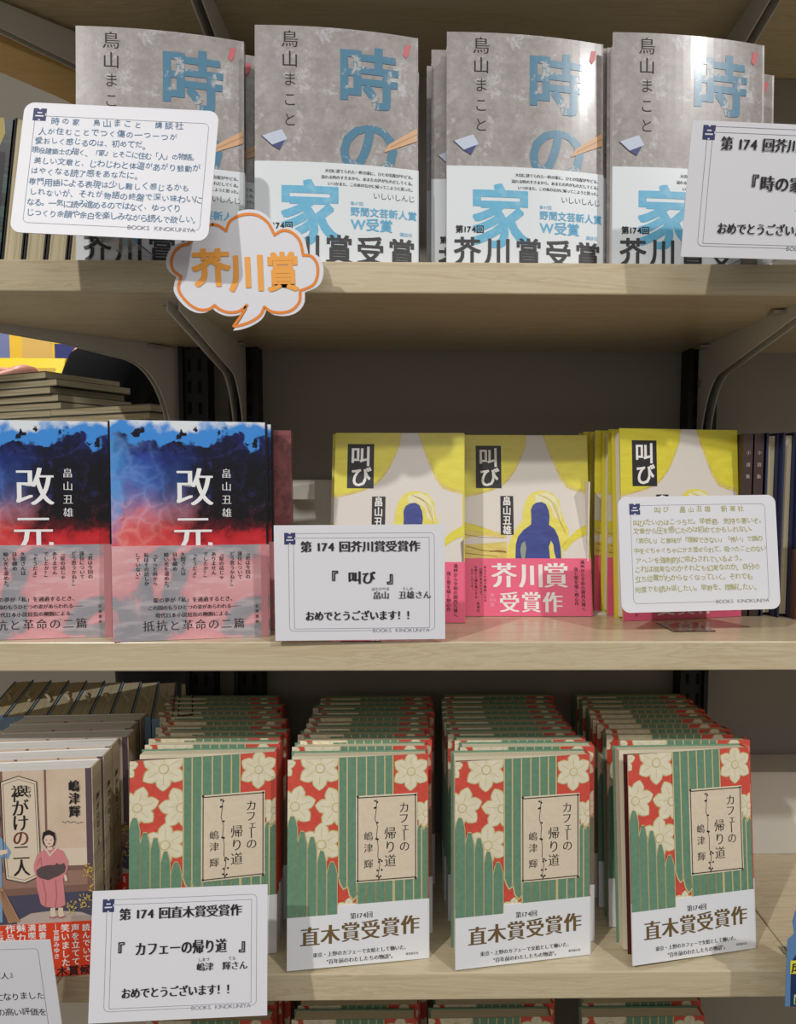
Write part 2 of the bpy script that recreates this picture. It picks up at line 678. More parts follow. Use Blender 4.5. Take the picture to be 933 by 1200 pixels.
# ------------------------------------------------------------------ books
def make_book(name, label, cat, w, h, t, front, art=None, obi=None, obi_art=None, obi_h=0, spine=None, back=None,
              bulge=0.0, opening=0.0, pages=PAGES, inset=.002, inner=None, cover=.0012, fly=None, group=None, ncol=16, spine_art=None, obi_back=None):
    """right-bound book. local: x 0..w (spine at x = w), y 0 = front .. t, z 0..h"""
    r = root(name, label, cat, (0, 0, 0), group=group)
    inner = inner or WHITE
    spine = spine or front
    back = back or front
    cols = [w * i / ncol for i in range(ncol + 1)]
    if not bulge:
        cols = [0, w]
    ca, sa = math.cos(opening), math.sin(opening)

    def prof(x):
        y = bulge * (max(x, 0) / w) ** 2.2 if bulge else 0
        d = w - x
        return (w - d * ca, y - d * sa)

    def F3(x, z, n):
        px, py = prof(x)
        if bulge:
            q = prof(x + .001)
            dx, dy = q[0] - px, q[1] - py
            L = math.hypot(dx, dy)
            nx, ny = dy / L, -dx / L
        else:
            nx, ny = sa * -1 * -1, -ca
            nx, ny = (sa, -ca)
        return (px + nx * n, py + ny * n, z)

    y_sp0 = prof(w)[1]
    # pages
    b = MB()
    pc = cols if bulge else [0, w]
    yb = t - cover
    x0, x1 = inset + .001, w - .0012
    z0, z1 = inset, h - inset
    fx = [x0] + [c for c in pc if x0 < c < x1] + [x1]
    fy = [(bulge * (x / w) ** 2.2 if bulge else 0) + cover + .0004 + (.0004 if fly else 0) for x in fx]
    poly = [(x, y) for x, y in zip(fx, fy)] + [(x1, yb - .0002), (x0, yb - .0002)]
    b.prism(poly, z0, z1, pages)
    b.build('page_block', r)
    if fly:
        b = MB()
        oa = opening * .45
        d = w - .002 - x0
        xa, ya = w - .002 - d * math.cos(oa), cover + .0003 - d * math.sin(oa)
        b.prism([(xa, ya - .0002), (w - .002, cover - .0000), (w - .002, cover + .0003), (xa, ya + .0002)], z0 + .001, z1 - .001, fly)
        b.build('flyleaf', r, label='dark maroon flyleaf')
    # jacket
    b = MB()
    for a, c in zip(cols, cols[1:]):
        sm = bool(bulge)
        b.face([F3(a, 0, 0), F3(c, 0, 0), F3(c, h, 0), F3(a, h, 0)], front, sm)
        b.face([F3(a, h, -cover), F3(c, h, -cover), F3(c, 0, -cover), F3(a, 0, -cover)], inner, sm)
        b.face([F3(a, h, 0), F3(c, h, 0), F3(c, h, -cover), F3(a, h, -cover)], inner)
        b.face([F3(a, 0, -cover), F3(c, 0, -cover), F3(c, 0, 0), F3(a, 0, 0)], inner)
    b.face([F3(0, 0, -cover), F3(0, 0, 0), F3(0, h, 0), F3(0, h, -cover)], inner)
    ys = y_sp0 - .0002
    b.box((w - .0010, ys, 0), (w + .0008, t, h), spine)
    b.box((0, t - cover, 0), (w + .0008, t, h), back)
    if art:
        art.emit(b, F3, cols if bulge else None)
    if spine_art:
        spine_art.emit(b, lambda x, z, n: (w + .0008 + n, ys + x, z))
    b.build('jacket', r)
    if obi:
        b = MB()
        e = .0009

        def O3(x, z, n):
            return F3(x, z, n + e)
        for a, c in zip(cols, cols[1:]):
            b.face([O3(a, 0, 0), O3(c, 0, 0), O3(c, obi_h, 0), O3(a, obi_h, 0)], obi, bool(bulge))
            b.face([O3(a, obi_h, 0), O3(c, obi_h, 0), O3(c, obi_h, -e * .7), O3(a, obi_h, -e * .7)], obi)
        b.face([O3(0, 0, -e), O3(0, 0, 0), O3(0, obi_h, 0), O3(0, obi_h, -e)], obi)
        p = O3(w, 0, 0)
        xs = w + .0014
        b.face([p, (xs, ys, 0), (xs, ys, obi_h), O3(w, obi_h, 0)], obi)
        b.face([(xs, ys, 0), (xs, t, 0), (xs, t, obi_h), (xs, ys, obi_h)], obi_back or obi)
        if obi_art:
            obi_art.emit(b, O3, cols if bulge else None)
        b.build('paper_band', r)
    return r


def put(r, x, y, z, yaw=0, lean=0, roll=0):
    r.location = (x, y, z)
    r.rotation_euler = (-lean, roll, yaw)


def at_pose(x, y, z, yaw=0, lean=0, roll=0):
    return (x, y, z), (-lean, roll, yaw)


# ---- grey concrete cover with blue lettering
def concrete():
    m = mat('grey_plaster_print', (168, 160, 155), .34, coat=.14)
    n = N(m)
    v = n.coords((1, .02, 1))
    f1 = n.noise(v, 60, 9, .7)
    f2 = n.noise(v, 36, 11, .78, .3)
    f3 = n.noise(v, 210, 4, .7)
    c = n.ramp(f1, [(.3, (134, 126, 122)), (.5, (156, 148, 144)), (.7, (176, 170, 168))])
    c = mixrgb(n, n.ramp(f2, [(.535, (0, 0, 0)), (.57, (150, 150, 150)), (.66, (240, 240, 240))]), c, (206, 207, 212))
    c = mixrgb(n, n.math('MULTIPLY', n.ramp(f3, [(.3, (255, 255, 255)), (.5, (0, 0, 0))]), .35), c, (120, 112, 108))
    n.link(c, n.b.inputs['Base Color'])
    return m


CONC = concrete()


def worn(name, rgb, under, lo=.54, hi=.62, scale=30):
    """printed ink with wear flakes showing the ground below"""
    m = mat(name, rgb, .34, coat=.12)
    n = N(m)
    v = n.coords((1, .02, 1))
    f = n.noise(v, scale, 9, .78, .4)
    g = n.noise(v, 260, 3, .7)
    c = mixrgb(n, n.ramp(f, [(lo, (0, 0, 0)), (hi, (255, 255, 255))]), rgb, under)
    c = mixrgb(n, n.math('MULTIPLY', g, .3), c, tuple(int(a * .75) for a in rgb))
    n.link(c, n.b.inputs['Base Color'])
    return m


BLUEW = worn('worn_blue_print', (66, 126, 156), (190, 186, 182), .545, .57, 44)
SKYW = worn('sky_blue_print', (104, 186, 222), (150, 205, 230), .5, .7, 90)
SKY = mat('sky_blue_ink', (104, 180, 218), .5)
OBIW = mat('white_paper_band', (226, 231, 234), .36)
CHAR = mat('charcoal_ink', (58, 56, 58), .5)

TW, THT, TT = .134, .196, .022
A = Art(TW, THT)
for i, ch in enumerate('鳥山まこと'):
    A.text(ch, .215, .945 - i * .0845, .0148 if i < 2 else .0125, INK, style='minchol' if i < 2 else 'light')
A.text('時', .695, .80, .0535, BLUEW, style='heavy', sx=.95)
A.text('の', .70, .505, .0545, BLUEW, style='bold', sx=1.0)
A.poly([(.043, .535), (.166, .564), (.20, .525), (.152, .478), (.105, .497)], mat('blue_shard_pale', (196, 206, 222), .3), 3)
A.poly([(.105, .497), (.19, .52), (.152, .478)], mat('blue_shard_dark', (58, 62, 118), .3), 4)
A.line([(.043, .535), (.105, .497), (.152, .478)], mat('blue_shard_edge', (50, 50, 90), .3), .0007, 4)
A.poly([(.792, .49), (.822, .527), (1.0, .61), (1.0, .555)], mat('pencil_wood', (216, 170, 126), .4), 4)
A.line([(.83, .515), (1.0, .585)], mat('pencil_edge', (190, 140, 100), .4), .0006, 5)
A.poly([(.911, .918), (.926, .962), (.956, .965), (.948, .925), (.93, .905)], mat('red_chip', (206, 98, 104), .4), 3)
B = Art(TW, .084)


def vb(v):
    return v * THT / .084


B.text('家', .337, vb(.216), .056, SKYW, 1, style='heavy', sx=.93)
for i, s in enumerate(('大切に建てられた一軒の家に、ひとの気配がやどる。', '流れる時のすきまから、あまたの声がもれだしてくる。', 'いつかまた、この本のなかに帰ってこようと思った。')):
    B.text(s, .985, vb(.395 - i * .027), .0033, INK, align='r', pitch=.0031 if i < 2 else .0030, style='mincho')
B.text('いしいしんじ', .985, vb(.302), .0062, INK, align='r', pitch=.0058, style='light')
B.text('第47回', .585, vb(.263), .0034, SKY, align='l')
B.text('野間文芸新人賞', .585, vb(.229), .0078, SKY, align='l', pitch=.0079, style='bold')
B.text('W受賞', .585, vb(.176), .0112, SKY, align='l', style='bold')
B.text('講談社', .97, vb(.146), .0036, SKY, align='r')
B.text('第174回', .055, vb(.158), .0068, INK, 3, align='l', style='bold')
for i, ch in enumerate('芥川賞受賞'):
    B.text(ch, .13 + i * .193, vb(.066), .0245, CHAR, 3, style='bold', sx=.95)
toki = make_book('grey_plaster_book', 'grey book with blue lettering second from the left on the top shelf', 'book', TW, THT, TT, CONC, A, OBIW, B, .084,
                 bulge=.0155, pages=PAGESW, group='grey books with blue lettering', cover=.0016, ncol=20)
TG = 'grey books with blue lettering'
put(toki, -.1395, .0, Z1, -.005, .063)
P = [
    ((-.288, .0035, Z1, .02, .066), 'grey book half hidden by the blue handwritten card, top shelf'),
    ((.0195, .006, Z1, -.01, .066), 'grey book right of the centre, standing third from left in front on the top shelf'),
    ((.1590, .006, Z1, .0, .056), 'front grey book with bright lamp glare, partly behind the printed card at top right'),
]
P = [(p, l) for p, l in P]
for p, l in P:
    dup(toki, *at_pose(*p), l, TG)
BH = [
    ((-.2805, .0305, Z1, .0, .06), 'grey book directly behind the front copy at the blue handwritten card'),
    ((-.2770, .0565, Z1, .0, .05), 'rearmost grey book in the stack behind the blue handwritten card'),
    ((-.1435, .0300, Z1, .0, .055), 'grey book directly behind the front copy beside the orange speech bubble'),
    ((-.1390, .0560, Z1, .0, .05), 'rearmost grey book in the stack beside the orange speech bubble'),
    ((.0070, .0360, Z1, .0, .05), 'grey book edge peeking out left of the third front grey book'),
    ((.0030, .0640, Z1, .0, .04), 'shaded rearmost grey book left of the third front grey book'),
    ((.1525, .0310, Z1, .0, .05), 'grey book edge peeking out left of the front copy with lamp glare'),
    ((.1900, .0560, Z1, .0, .045), 'grey book peeking out right of the front copy with lamp glare'),
]
for p, l in BH:
    dup(toki, *at_pose(*p), l, TG)


# ---- dark blue and red swirling cover
def swirl():
    m = mat('blue_red_swirl_print', (20, 20, 50), .16, coat=.5)
    n = N(m)
    v = n.coords((1, .02, 1))
    sep = n.new('ShaderNodeSeparateXYZ')
    tc = n.new('ShaderNodeTexCoord')
    n.link(tc.outputs['Object'], sep.inputs[0])
    X = n.math('DIVIDE', sep.outputs[0], .13)
    Zv = n.math('DIVIDE', sep.outputs[2], .19)

    def off(scale, amp, detail=6, rough=.6, dist=0):
        return n.math('MULTIPLY', n.math('SUBTRACT', n.noise(v, scale, detail, rough, dist), .5), amp)
    # warped lookup point for the smoke
    nt = n.new('ShaderNodeTexNoise')
    nt.inputs['Scale'].default_value = 24
    nt.inputs['Detail'].default_value = 5
    n.link(v, nt.inputs['Vector'])
    sc = n.new('ShaderNodeVectorMath', operation='SCALE')
    sc.inputs['Scale'].default_value = .035
    n.link(nt.outputs['Color'], sc.inputs[0])
    dv = n.new('ShaderNodeVectorMath', operation='ADD')
    n.link(v, dv.inputs[0])
    n.link(sc.outputs[0], dv.inputs[1])
    wv = dv.outputs[0]
    zr = n.math('ADD', Zv, n.math('ADD', off(34, .26, 9, .68, .6), off(110, .07, 5, .7)))
    zt = n.math('ADD', Zv, n.math('ADD', off(36, .30, 3, .5), off(95, .07, 5, .6)))
    # right: red flecks below, black in the middle, deep blue above
    colR = n.ramp(zr, [(.42, (220, 52, 58)), (.475, (196, 36, 46)), (.51, (84, 18, 30)), (.56, (14, 11, 18)), (.78, (11, 10, 20)), (.88, (16, 18, 52)), (.95, (24, 30, 92))])
    # left: coral bubbles below, violet, then blue smoke
    colL = n.ramp(zr, [(.42, (226, 74, 72)), (.52, (226, 96, 96)), (.58, (206, 126, 146)), (.64, (116, 108, 164)), (.72, (60, 100, 184)), (.84, (38, 62, 150)), (.92, (18, 20, 56))])
    side = n.math('ADD', X, n.math('ADD', off(28, .5, 6, .6), off(90, .2, 5, .7)))
    c = mixrgb(n, n.ramp(side, [(.22, (0, 0, 0)), (.56, (255, 255, 255))]), colL, colR)
    # light blue blobs down the left edge
    edge = n.math('ADD', n.math('ADD', X, off(60, .26, 2, .5)), n.math('MULTIPLY', n.math('ABSOLUTE', n.math('SUBTRACT', Zv, .78)), .35))
    c = mixrgb(n, n.ramp(edge, [(.06, (230, 230, 230)), (.13, (120, 120, 120)), (.16, (0, 0, 0))]), c, (84, 164, 232))
    # bubble walls
    vo = n.new('ShaderNodeTexVoronoi', feature='DISTANCE_TO_EDGE')
    vo.inputs['Scale'].default_value = 62
    n.link(wv, vo.inputs['Vector'])
    walls = n.ramp(vo.outputs['Distance'], [(.0, (200, 200, 200)), (.10, (130, 130, 130)), (.24, (50, 50, 50)), (.45, (0, 0, 0))])
    lm = n.ramp(n.math('ADD', side, n.math('MULTIPLY', n.math('ABSOLUTE', n.math('SUBTRACT', Zv, .58)), .8)), [(.20, (255, 255, 255)), (.55, (0, 0, 0))])
    wcol = n.ramp(Zv, [(.5, (246, 170, 164)), (.6, (214, 176, 206)), (.68, (120, 160, 226))])
    c = mixrgb(n, n.math('MULTIPLY', walls, lm), c, wcol)
    # dark holes in the bubbles
    vh = n.new('ShaderNodeTexVoronoi', feature='F1')
    vh.inputs['Scale'].default_value = 24
    n.link(wv, vh.inputs['Vector'])
    hole = n.ramp(vh.outputs['Distance'], [(.20, (255, 255, 255)), (.27, (0, 0, 0))])
    hz = n.ramp(Zv, [(.50, (255, 255, 255)), (.56, (0, 0, 0))])
    c = mixrgb(n, n.math('MULTIPLY', hole, hz), c, (30, 8, 14))
    # fine blue filaments in the upper part, red ones in the lower part
    fil = n.ramp(n.noise(wv, 70, 10, .78, 1.6), [(.50, (0, 0, 0)), (.60, (120, 120, 120)), (.72, (255, 255, 255))])
    fcol = n.ramp(Zv, [(.55, (190, 44, 52)), (.60, (120, 60, 110)), (.66, (70, 84, 176))])
    c = mixrgb(n, n.math('MULTIPLY', fil, .75), c, fcol)
    # bright top: white, then vivid blue with black drops
    c = mixrgb(n, n.ramp(zt, [(.895, (0, 0, 0)), (.905, (255, 255, 255))]), c, (66, 146, 228))
    c = mixrgb(n, n.ramp(zt, [(.955, (0, 0, 0)), (.995, (255, 255, 255))]), c, (232, 238, 244))
    drop = n.ramp(n.noise(v, 80, 3, .5), [(.60, (0, 0, 0)), (.62, (255, 255, 255))])
    dz = n.ramp(Zv, [(.84, (0, 0, 0)), (.87, (255, 255, 255)), (.965, (255, 255, 255)), (.98, (0, 0, 0))])
    c = mixrgb(n, n.math('MULTIPLY', drop, dz), c, (14, 14, 34))
    n.link(c, n.b.inputs['Base Color'])
    return m


def vellum():
    m = mat('pink_grey_marbled_band', (226, 168, 172), .35)
    n = N(m)
    v = n.coords((1, .02, 1.5), rot=(0, R(-22), 0))
    f = n.noise(v, 9, 5, .5, .9)
    g = n.noise(n.coords((1, .02, 4), rot=(0, R(-30), 0)), 34, 4, .5)
    c = n.ramp(f, [(.30, (236, 186, 188)), (.40, (226, 166, 170)), (.455, (220, 156, 162)), (.475, (162, 157, 163)), (.54, (150, 150, 158)), (.565, (222, 160, 166)), (.72, (240, 205, 206))])
    c = mixrgb(n, n.math('MULTIPLY', n.ramp(g, [(.5, (0, 0, 0)), (.62, (255, 255, 255))]), .25), c, (250, 232, 232))
    n.link(c, n.b.inputs['Base Color'])
    return m


SWIRL, VELL = swirl(), vellum()
KW, KH, KT = .130, .190, .021
WPRINT = mat('white_print', (246, 246, 246), .4)
A = Art(KW, KH)
A.text('改', .527, .70, .036, WPRINT, style='mincho', sx=.92)
A.text('元', .515, .485, .036, WPRINT, style='mincho', sx=.95)
for i, ch in enumerate('畠山丑雄'):
    A.text(ch, .735, .762 - i * .0605, .0088, WPRINT, style='minchol')
OB = .082
B = Art(KW, OB)
cols_ = [(.868, '「君は今回の'), (.816, '譲位について'), (.765, 'どう思うかね？」'), (.696, '「龍の話じゃ'), (.645, 'ありません'), (.593, 'でしたか？」'),
         (.523, '「そうだよ」'), (.449, '久間さんは'), (.396, '目を細め'), (.342, '暗い光を溜めた。'), (.27, '「ずっと前から'), (.216, '私はその話しか'), (.163, 'していない」')]
for u, s in cols_:
    B.text(s, u, .93, .0042, INK, vert=True, align='t', pitch=.0041, style='mincho')
B.text('龍の夢が「私」を通過するとき、', .52, .425, .0046, INK, pitch=.0046, style='mincho')
B.text('この国のもうひとつの姿があらわれる――', .52, .345, .0043, INK, pitch=.0041, style='mincho')
B.text('現代日本小説屈指の剛腕による、', .52, .265, .0044, INK, pitch=.0044, style='mincho')
B.text('抵抗と革命の二篇', .515, .155, .0098, INK, pitch=.0108, style='minchol')
B.text('石原書房', .925, .25, .0030, INK, vert=True, pitch=.0046)
B.poly([(.955, 0), (1, 0), (1, 1), (.955, 1)], mat('vellum_fold', (206, 140, 146), .35), 1)
BAND = VELL
kai = make_book('dark_swirl_book', 'dark blue and red book next to the white congratulation card, second from left', 'book', KW, KH, KT, SWIRL, A, VELL, B, OB,
                spine=mat('black_spine', (22, 16, 26), .25), back=SWIRL, pages=PAGESW, inset=.003, cover=.002, bulge=.003, ncol=6, group='dark blue and red books')
KG = 'dark blue and red books'
put(kai, -.2655, -.0005, Z2 + .0003, .165, .055)
dup(kai, *at_pose(-.4045, .003, Z2 + .0003, .135, .045), 'dark blue and red book cut off by the left edge of the photo', KG)
dup(kai, *at_pose(-.266, .0275, Z2 + .0003, .15, .05), 'dark blue and red book directly behind the copy next to the white card', KG)
dup(kai, *at_pose(-.405, .0295, Z2 + .0003, .125, .045), 'dark blue and red book directly behind the leftmost front copy', KG)
# a maroon book peeking out behind them
MAR = worn('maroon_pattern', (150, 88, 88), (104, 56, 60), .45, .6, 60)
mbk = make_book('maroon_book', 'maroon patterned book peeking out behind the dark blue and red books', 'book', .128, .186, .02, MAR, pages=PAGESG)
put(mbk, -.254, .066, Z2 + .0003, .10, .04)

# ---- yellow cover with a blue figure
YW, YH, YT = .130, .191, .020


def brushed(name, a, b_, sc=(30, 1, 120)):
    m = mat(name, a, .35, coat=.15)
    n = N(m)
    f = n.noise(n.coords(sc, rot=(0, R(18), 0)), 1.3, 5, .6, .8)
    n.link(n.ramp(f, [(.35, a), (.65, b_)]), n.b.inputs['Base Color'])
    return m


YEL = brushed('brushed_yellow', (232, 222, 74), (224, 210, 60))
YELD = brushed('brushed_ochre', (214, 190, 96), (234, 216, 120))
YELH = brushed('halo_yellow', (240, 228, 110), (232, 218, 80))
BLU = brushed('brushed_blue', (44, 52, 132), (56, 72, 150))
CRM = mat('cover_cream', (226, 219, 210), .35, coat=.15)
PINK = mat('pink_paper_band', (240, 104, 138), .35)
CW = mat('cover_white_ink', (244, 240, 236), .45)
BOXK = mat('black_title_box', (40, 38, 40), .45)


def yc(pts):
    return [((x - 42) / 718, 1 - (y - 58) / 1094) for x, y in pts]


A = Art(YW, YH)
A.poly(yc([(42, 58), (412, 58), (404, 130), (380, 195), (345, 275), (305, 335), (262, 375), (200, 405), (110, 430), (42, 445)]), YELD, 1)
A.poly(yc([(42, 58), (405, 58), (395, 130), (370, 195), (335, 270), (295, 328), (255, 366), (195, 394), (108, 418), (42, 430)]), YEL, 2)
A.poly(yc([(505, 58), (760, 58), (760, 422), (690, 405), (640, 385), (600, 325), (560, 225), (530, 140)]), YELD, 1)
A.poly(yc([(512, 58), (760, 58), (760, 400), (690, 385), (648, 365), (608, 310), (570, 215), (538, 138)]), YEL, 2)
A.poly(yc([(42, 595), (120, 612), (190, 640), (285, 668), (285, 812), (42, 812)]), YELD, 1)
A.poly(yc([(42, 598), (110, 616), (200, 650), (200, 662), (120, 650), (42, 640)]), YEL, 2)
A.poly(yc([(42, 690), (150, 676), (285, 690), (285, 712), (160, 722), (42, 730)]), CRM, 2)
A.line(yc([(60, 740), (150, 765), (280, 775)]), mat('ochre_stroke', (150, 112, 40), .5), .0006, 3)
A.line(yc([(190, 770), (240, 765), (280, 772)]), mat('ochre_stroke', (150, 112, 40), .5), .0012, 3)
A.line(yc([(42, 668), (130, 684), (270, 690)]), mat('ochre_stroke', (150, 112, 40), .5), .0004, 3)
A.line(yc([(50, 780), (140, 790), (230, 800)]), mat('ochre_stroke', (150, 112, 40), .5), .0005, 3)
A.poly(yc([(640, 812), (665, 740), (700, 690), (760, 668), (760, 812)]), CRM, 1)
A.poly(yc([(600, 735), (640, 690), (690, 640), (760, 598), (760, 660), (700, 690), (660, 720), (620, 770)]), YEL, 2)
A.poly(yc([(742, 700), (760, 680), (760, 812), (750, 812)]), mat('grey_stroke', (140, 126, 110), .5), 3)
A.poly(yc([(283, 812), (290, 750), (312, 690), (345, 630), (378, 585), (384, 520), (400, 460), (425, 425), (460, 405), (515, 403), (560, 420), (592, 460), (602, 530), (625, 600), (645, 640), (638, 700), (606, 745), (603, 812)]), YELH, 2)
A.poly(yc([(450, 430), (520, 412), (570, 440), (596, 520), (600, 590), (560, 560), (545, 500), (500, 468), (455, 478)]), mat('pale_hair', (238, 232, 190), .5), 3)
for k in range(5):
    A.line(yc([(470 + k * 12, 425 + k * 4), (540 + k * 10, 455 + k * 10), (575 + k * 5, 540 + k * 14), (620 + k * 2, 640 + k * 6)]), YELD, .0005, 4)
A.poly(yc([(335, 812), (338, 730), (352, 680), (385, 640), (428, 608), (430, 570), (428, 520), (440, 490), (462, 475), (490, 471), (515, 485), (530, 520), (535, 560), (530, 610), (562, 635), (582, 680), (594, 745), (596, 812)]), BLU, 5)
A.poly(yc([(370, 812), (362, 760), (372, 722), (390, 708), (398, 750), (388, 812)]), mat('grey_green_gap', (150, 160, 140), .5), 6)
A.poly(yc([(532, 812), (527, 740), (540, 706), (553, 730), (556, 770), (566, 812)]), YELH, 6)
A.poly(yc([(112, 125), (260, 125), (260, 387), (112, 387)]), BOXK, 3)
A.text('叫', .20, .872, .0215, CW, 4, style='bold')
A.text('び', .205, .762, .0215, CW, 4, style='bold')
A.poly(yc([(253, 435), (327, 435), (327, 670), (253, 670)]), BOXK, 3)
for i, ch in enumerate('畠山丑雄'):
    A.text(ch, .345, .628 - i * .0535, .0102, CW, 4, style='bold', sx=.9)
OY = .0595
B = Art(YW, OY)


def oc(x, y):
    return ((x - 42) / 718, 1 - (y - 812) / 340)


for x, ch in ((268, '芥'), (425, '川'), (563, '賞')):
    B.text(ch, *oc(x, 912), .0275, CW, style='minchob', sx=.95)
for x, ch in ((297, '受'), (420, '賞'), (541, '作')):
    B.text(ch, *oc(x, 1070), .0225, CW, style='minchob', sx=.92)
for i, ch in enumerate(('第', '174', '回')):
    B.text(ch, *oc(200, 1030 + i * 28), .0042, mat('pale_pink_ink', (248, 190, 200), .5))
for x, y, s in ((160, 855, 'あなたが欲す事態になる'), (136, 868, '必要があるんです。'), (108, 856, '佐野から鐘を鳴らする'), (86, 872, 'あのんのです。')):
    B.text(s, *oc(x, y), .0033, INK, vert=True, align='t', pitch=.0034)
B.text('新潮社', *oc(120, 1068), .0032, INK, vert=True, align='t', pitch=.0036)
B.text('満州から令和の関西万博へ', *oc(715, 822), .0044, INK, vert=True, align='t', pitch=.0044, style='mincho')
B.text('我と聖を描く野心作', *oc(678, 865), .0044, INK, vert=True, align='t', pitch=.0044, style='mincho')
YSP = mat('yellow_spine', (222, 206, 60), .35, coat=.15)
yel = make_book('yellow_book', 'yellow book showing the whole blue figure, middle of the yellow books', 'book', YW, YH, YT, CRM, A, PINK, B, OY,
                spine=YSP, back=YSP, pages=PAGESW, inset=.003, cover=.0018, inner=YSP, group='yellow books with a blue figure')
YG = 'yellow books with a blue figure'
put(yel, .0425, .1175, Z2 + .0003, -.01, .225)
dup(yel, *at_pose(-.0900, .0865, Z2 + .0003, -.03, .225), 'yellow book half hidden behind the white congratulation card', YG)
dup(yel, *at_pose(-.0955, .109, Z2 + .0003, -.03, .225), 'yellow book edge behind the copy at the white congratulation card', YG)
dup(yel, *at_pose(.1980, .0905, Z2 + .0003, .20, .085), 'yellow book above the yellow-green handwritten card', YG)
for i, (x, y, yw_) in enumerate(((.1905, .1240, .12), (.1815, .1455, .1), (.1735, .1670, .08))):
    dup(yel, *at_pose(x, y, Z2 + .0003, yw_, .03), 'yellow book %s behind the copy at the yellow-green handwritten card' % ('first', 'second', 'third and last')[i], YG)

# ---- green and red floral cover
CWD, CHT, CT = .129, .188, .0158


def paper_noise(name, a, b_, sc=220):
    m = mat(name, a, .5)
    n = N(m)
    f = n.noise(n.coords((1, .05, 1)), sc, 4, .7)
    n.link(n.ramp(f, [(.35, a), (.7, b_)]), n.b.inputs['Base Color'])
    return m


GRN = paper_noise('floral_green', (114, 152, 126), (100, 138, 112))
RED = paper_noise('floral_red', (222, 88, 72), (208, 74, 60))
PET = paper_noise('petal_cream', (238, 230, 204), (226, 216, 184), 120)
OUTL = mat('petal_outline', (206, 192, 132), .5)
STR = mat('stripe_beige', (214, 194, 140), .5)
TBOX = paper_noise('title_panel_beige', (232, 216, 192), (224, 206, 180))
GOLD = mat('bronze_ink', (128, 104, 66), .4, .25)
MAROON = mat('maroon_flyleaf', (92, 34, 34), .6)
REDSP = RED


def cc(x, y):
    u = (x - 46) / 704
    yt, yb_ = 105 - 60 * u, 1165 - 100 * u
    return (u, 1 - (y - yt) / (yb_ - yt))


A = Art(CWD, CHT)


def flower(cx, cy, rad, clip, rot=0, layer=2):
    u, v = cc(cx, cy)
    x0, y0 = u * CWD, v * CHT
    rr = rad * CWD / 704
    cl = (clip[0] * CWD, clip[1] * CHT, clip[2] * CWD, clip[3] * CHT)

    def petal(a, k, sw):
        d, q = Vector((math.cos(a), math.sin(a))), Vector((-math.sin(a), math.cos(a)))
        pts = []
        for t, wd in ((.10, .06), (.3, .19), (.55, .31), (.75, .27), (.9, .14), (1.0, .0)):
            pts.append((t, wd))
        L = [Vector((x0, y0)) + d * (rr * k * t) + q * (rr * sw * wd) for t, wd in pts]
        Rr = [Vector((x0, y0)) + d * (rr * k * t) - q * (rr * sw * wd) for t, wd in pts[:-1]]
        return [tuple(p) for p in L] + [tuple(p) for p in Rr[::-1]]
    for i in range(6):
        a = rot + i * math.tau / 6
        A.poly(petal(a, 1.04, 1.16)[::-1], OUTL, layer + .05 * i, cl, False)
    for i in range(6):
        a = rot + i * math.tau / 6
        A.poly(petal(a, 1.0, 1.0)[::-1], PET, layer + 1 + .05 * i, cl, False)
        p0 = (x0 + math.cos(a) * rr * .3, y0 + math.sin(a) * rr * .3)
        p1 = (x0 + math.cos(a) * rr * .75, y0 + math.sin(a) * rr * .75)
        A.line([(p0[0] / CWD, p0[1] / CHT), (p1[0] / CWD, p1[1] / CHT)], OUTL, .0004, layer + 2, clip=clip)
    A.poly([(x0 + rr * .24 * math.cos(k * .7), y0 + rr * .24 * math.sin(k * .7)) for k in range(9)], OUTL, layer + 3, cl, False)
    A.poly([(x0 + rr * .19 * math.cos(k * .7), y0 + rr * .19 * math.sin(k * .7)) for k in range(9)], PET, layer + 4, cl, False)


A.rect(0, .25, .357, 1, RED, 1)
A.rect(.748, .60, 1, 1, RED, 1)
A.rect(.35, .25, .50, .42, RED, 1.4)
LP = (0, .25, .357, 1)
RP = (.748, .55, 1, 1)
flower(205, 140, 108, LP, .5)
flower(20, 135, 66, LP, .2)
flower(82, 338, 102, LP, .25)
flower(288, 335, 106, LP, .9)
flower(212, 525, 106, LP, .5)
flower(665, 138, 96, RP, .5)
flower(742, 345, 74, RP, .2)
flower(345, 850, 62, (.35, .25, .50, .42), .4, 2)
# green tongues on the left
tips = [(46, 94, 388), (98, 140, 462), (146, 188, 488), (194, 236, 556), (242, 290, 610)]
for x0, x1, y in tips:
    e = 4
    mid = (x0 + x1) / 2
    for g, m_, ly in ((e, STR, 7), (0, GRN, 8)):
        pts = [(x0 - g, 900), (x1 + g, 900), (x1 + g, y + 60), (x1 + g - 8, y + 22), (mid + 8, y - g), (mid - 8, y - g), (x0 - g + 8, y + 22), (x0 - g, y + 60)]
        A.poly([cc(*p) for p in pts], m_, ly, (0, .25, .352, 1))
# the green centre and its beige stripes
A.poly([cc(298, 70), cc(572, 40), cc(572, 800), cc(392, 860), cc(388, 780), cc(372, 792), cc(352, 770), cc(340, 735), cc(322, 742), cc(306, 715), cc(298, 690)], GRN, 5, (.35, .25, .76, 1))
for x in (298, 340, 388, 437, 484, 530, 572):
    A.line([cc(x, 30), cc(x, 690 if x < 380 else 900)], STR, .0012, 6, clip=(.0, .25, 1, 1))
A.line([cc(298, 690), cc(306, 718), cc(322, 745), cc(338, 735), cc(341, 690)], STR, .0013, 6)
A.line([cc(341, 720), cc(352, 772), cc(372, 796), cc(389, 775), cc(391, 700)], STR, .0013, 6)
A.line([cc(391, 760), cc(393, 880)], STR, .0013, 6, clip=(0, .25, 1, 1))
